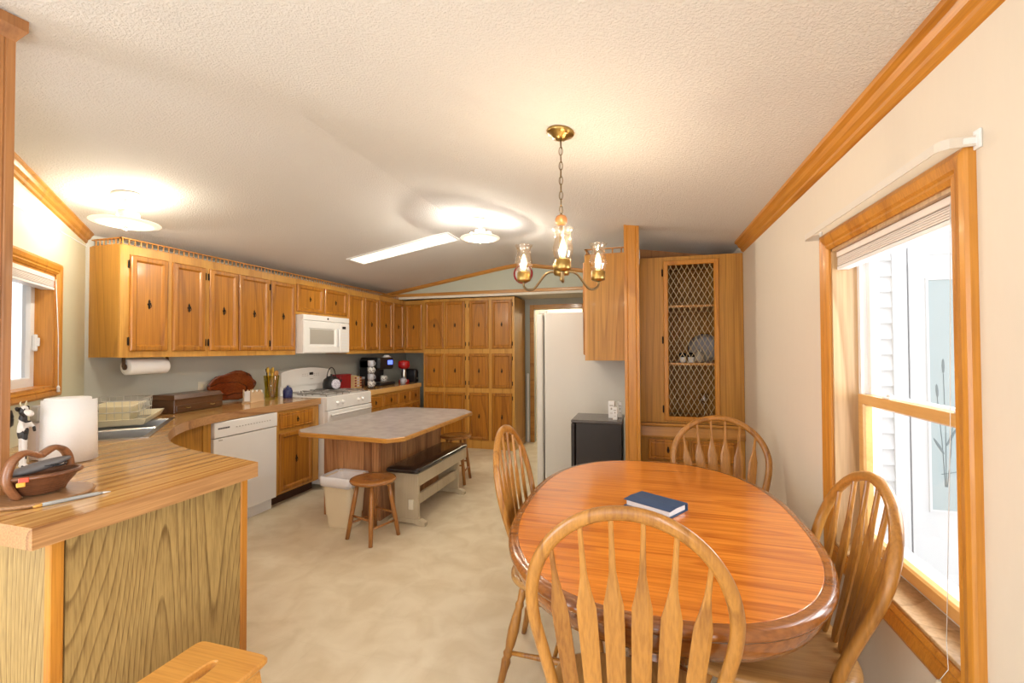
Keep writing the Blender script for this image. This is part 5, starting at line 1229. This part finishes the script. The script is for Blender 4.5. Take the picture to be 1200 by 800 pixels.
mb = MB(); mb.loft([sel(.020, TZ-.036), sel(.018, TZ-.046), sel(.022, TZ-.070), sel(.036, TZ-.095), sel(.050, TZ-.102), sel(.06, TZ-.102), sel(.06, TZ-.036)], cap=False, smooth=True); mb.build('apron', 'tedge', tb, world=False)
mb = MB(); mb.box((-.35,-.6,TZ-.06),(.35,.6,TZ-.02)); mb.build('support_frame', 'tedge', tb, world=False)
mb = MB(); mb.lathe([(.10,.10),(.12,.13),(.11,.18),(.075,.24),(.085,.34),(.12,.42),(.125,.50),(.09,.58),(.10,.64),(.16,.70)], (0,0,0), 32); mb.build('pedestal', 'tedge', tb, world=False)
for k in range(4):
    a = PI/4+k*PI/2; dx, dy = math.cos(a)*.85, math.sin(a)*1.1
    mb = MB(); P_ = smooth_curve([(dx*.07,dy*.07,.16),(dx*.2,dy*.2,.17),(dx*.33,dy*.33,.09),(dx*.42,dy*.42,.03),(dx*.48,dy*.48,.028)], 5); mb.tube(P_, [.035]*6+[.03]*8+[.024]*(len(P_)-14), 10); mb.build('foot', 'tedge', tb, world=False)
# the book on the table
bo = thing('book', 'thick blue soft-covered book lying on the dining table', 'book', (.045, 1.962, TZ+.0005), math.radians(-32))
mb = MB(); mb.box((-.098,-.065,.003),(.098,.062,.026),.003); mb.build('pages', 'pages', bo, world=False)
mb = MB(); mb.box((-.105,-.072,0),(.105,.070,.003)); mb.loft([[(-.105,.062,.001),(-.105,.070,.004),(-.105,.070,.026),(-.105,.062,.030)],[(.105,.062,.001),(.105,.070,.004),(.105,.070,.026),(.105,.062,.030)]])
mb.loft([[(x,.066,.027),(x,-.02,.030),(x,-.072,.026),(x,-.072,.0285),(x,-.02,.0335),(x,.066,.031)] for x in (-.105,.0,.105)]); mb.build('cover', 'bluecover', bo, world=False)

# ---------------------------------------------------------------- chairs
def hoopz(): pass
HW, ZW, ZT, ZS = .242, .76, 1.0, .445
def lean(z): return -.13 - .14*max(0, (z-ZS)/(ZT-ZS))
def make_chair():
    t = thing('dining_chair', '', 'chair', (0,0,0))
    # seat
    n = 48; out = []
    for k in range(n):
        a = 2*PI*k/n; c, s = math.cos(a), math.sin(a)
        rx, ry = (.235, .215); e = 3.0
        x = rx*math.copysign(abs(c)**(2/e), c); y = ry*math.copysign(abs(s)**(2/e), s)
        x *= 1+.04*(y/ry); out.append((x, y))
    def rg(f, z, dip=0): return [(x*f, y*f, z - dip*(1 if y < .1 else .6)) for x, y in out]
    mb = MB(); mb.loft([rg(.90,.408), rg(.97,.414), rg(1,.424), rg(1,.434), rg(.975,.442), rg(.93,.445), rg(.8,.443,.003), rg(.55,.442,.010), rg(.25,.442,.012)], smooth=True); mb.build('seat', 'seat', t, world=False)
    # bow
    pts = []
    lo = [(-.182,ZS-.015),(-.194,.52),(-.216,.62),(-.236,.70)]
    path = lo + [(-HW*math.cos(a), ZW+(ZT-ZW)*math.sin(a)) for a in [PI*k/20 for k in range(0, 21)]] + [(-x, z) for x, z in reversed(lo)]
    path = [(x, lean(z), z) for x, z in path]
    P_ = smooth_curve(path, 2)
    sec = [(.017*math.cos(a), .0135*math.sin(a)) for a in [2*PI*k/10 for k in range(10)]]
    mb = MB(); mb.sweep(P_, sec, (0, 1, .27)); mb.build('bow_back', 'chair', t, world=False)
    # arrow slats
    for i in range(6):
        f = (i-2.5)/2.5
        xb, xt = .128*f, .186*f
        zt = ZW+(ZT-ZW)*math.sqrt(max(0, 1-(xt/HW)**2))-.006
        rows = [(0,.012),(.05,.019),(.30,.0225),(.56,.0245),(.63,.0240),(.70,.0155),(.77,.0085),(.9,.0062),(1.,.0058)]
        if abs(f) > .9: rows = [(0,.012),(.05,.0175),(.32,.0205),(.58,.0215),(.68,.0210),(.77,.0125),(.84,.0075),(.92,.0060),(1.,.0058)]
        rings = []
        for q, w in rows:
            z = ZS-.004+(zt-ZS+.004)*q; x = xb+(xt-xb)*q; y = lean(z)-.055*(1-q)*(1-.5*f*f)-.006*math.sin(PI*q)
            h = .0055 if .02 < q < .74 else .0055
            rings.append([(x-w,y-h*.5,z),(x-w*.6,y-h,z),(x+w*.6,y-h,z),(x+w,y-h*.5,z),(x+w,y+h*.5,z),(x+w*.6,y+h,z),(x-w*.6,y+h,z),(x-w,y+h*.5,z)])
        mb = MB(); mb.loft(rings); mb.build('slat', 'chair', t, world=False)
    # legs
    tops = {}; bots = {}
    for sx in (-1, 1):
        for sy in (-1, 1):
            tp = Vector((sx*.155, sy*.135, .412)); bt = Vector((sx*.215, sy*(.215 if sy > 0 else .235), 0)); tops[sx,sy], bots[sx,sy] = tp, bt
            d = tp-bt; Ln = d.length
            prof = [(.012,0),(.0135,.02),(.016,.10),(.020,.13),(.015,.145),(.0205,.16),(.015,.175),(.020,.20),(.023,.25),(.020,.30),(.015,.335),(.019,.35),(.014,.365),(.017,.40),(.014,.43)]
            k = Ln/.43; mb = MB(); mb.lathe([(r, z*k) for r, z in prof], bt, 14, axis=d); mb.build('leg', 'chair', t, world=False)
    for sx in (-1, 1):
        a = bots[sx,-1].lerp(tops[sx,-1], .38); b = bots[sx,1].lerp(tops[sx,1], .38); mb = MB(); mb.tube([a, a.lerp(b,.3), a.lerp(b,.5), a.lerp(b,.7), b], [.008,.010,.014,.010,.008], 10); mb.build('stretcher', 'chair', t, world=False)
    a = bots[-1,-1].lerp(tops[-1,-1], .38).lerp(bots[-1,1].lerp(tops[-1,1], .38), .5); b = a.copy(); b.x = -b.x
    mb = MB(); mb.tube([a, a.lerp(b,.3), a.lerp(b,.5), a.lerp(b,.7), b], [.008,.010,.014,.010,.008], 10); mb.build('stretcher', 'chair', t, world=False)
    return t
c0 = make_chair()
CH = [(-.038, 1.275, 0., 'arrow-back oak dining chair nearest the viewer, its back to us'),
      (-.35, 1.985, -90., 'arrow-back oak dining chair on the kitchen side of the table'),
      (.43, 2.68, 180., 'arrow-back oak dining chair at the far end of the table, before the hutch'),
      (.372, 1.742, 88., 'arrow-back oak dining chair between the table and the large window')]
for i, (x, y, rz, lbl) in enumerate(CH):
    o = c0 if i == 0 else dup(c0)
    o.scale = [(.965, .85, 1.05), (.97, 1, 1.052), (1.07, 1, 1.), (1.10, 1.28, .995)][i]
    o.location = (x, y, 0); o.rotation_euler = (0, 0, math.radians(rz)); o['label'] = lbl; o['group'] = 'chairs around the dining table'

# ---------------------------------------------------------------- lights
def area(name, loc, size, sy, rot, e, col):
    l = bpy.data.lights.new(name, 'AREA'); l.shape = 'RECTANGLE'; l.size = size; l.size_y = sy; l.energy = e; l.color = col
    o = bpy.data.objects.new(name, l); COL.objects.link(o); o.location = loc; o.rotation_euler = rot; return o
def point(name, loc, e, col, r=.05):
    l = bpy.data.lights.new(name, 'POINT'); l.energy = e; l.color = col; l.shadow_soft_size = r
    o = bpy.data.objects.new(name, l); COL.objects.link(o); o.location = loc; return o
for q in (-.10, .10): point('sink_lamp', (-3.046+q*.94, 1.969+q*.3, 2.262), 3.0, (1., .92, .76), .008)
point('sink_lamp_down', (-3.046, 1.969, 2.155), 8.5, (1., .93, .78), .008)
for q in (-.10, .10): point('island_lamp', (-1.375+q*.94, 3.72+q*.3, 2.465), 5.0, (1., .96, .90), .008)
point('island_lamp_down', (-1.375, 3.72, 2.35), 16, (1., .93, .78), .008)
area('ceiling_panel', (-2.42, 4.2, 2.44), 1.1, .25, (0, -.17, 0), 8, (1., .95, .82))
point('hall_lamp', (-1.2, 7.3, 2.2), 18, (1., .9, .72), .1)
# added fill lights at unseen openings behind the camera; daylight at the large window
area('fill_left', (XF-.2, -1.1, 1.2), 2.9, 1.8, (0, -PI/2, 0), 60, (.93, .96, 1.))
area('fill_rear', (-1.05, YR-.2, 1.15), 2.5, 1.8, (PI/2, 0, 0), 12, (.95, .97, 1.))
area('fill_right', (XR+.3, -1.45, 1.3), 1.9, 1.5, (0, PI/2, 0), 62, (.95, .97, 1.))
area('daylight_window', (XR+.55, 1.75, 1.5), .9, 1.2, (0, PI/2, 0), 16, (.95, .98, 1.))
point('fill_overhead', (-1.2, -1.2, 2.2), 6, (1., .90, .76), .25)  # added overhead fill behind the camera, without a fixture

w = bpy.data.worlds.new('sky'); SC.world = w; w.use_nodes = True
nt = w.node_tree; bg = nt.nodes['Background']; sky = nt.nodes.new('ShaderNodeTexSky'); sky.sky_type = 'HOSEK_WILKIE'; sky.turbidity = 8; sky.sun_direction = (.3, -.3, .9)
mx = nt.nodes.new('ShaderNodeMix'); mx.data_type = 'RGBA'; mx.inputs[0].default_value = .75; mx.inputs[7].default_value = (.96, .98, 1., 1)
nt.links.new(sky.outputs[0], mx.inputs[6]); nt.links.new(mx.outputs[2], bg.inputs[0]); bg.inputs[1].default_value = 1.5

# ---------------------------------------------------------------- camera
cam = bpy.data.cameras.new('camera'); co = bpy.data.objects.new('camera', cam); COL.objects.link(co)
cam.sensor_width = 36; cam.lens = 525/1200*36; cam.clip_start = .02
r = Vector((.95992, .28023, -.00401)); u = Vector((.00874, -.01563, .99984)); f = Vector((-.28012, .95981, .01745))
Mx = Matrix((r, u, -f)).transposed().to_4x4(); Mx.translation = (0, 0, 1.42); co.matrix_world = Mx
SC.camera = co
SC.view_settings.view_transform = 'Standard'; SC.view_settings.look = 'None'; SC.view_settings.gamma = 1; SC.view_settings.use_curve_mapping = False
SC.view_settings.exposure = .67
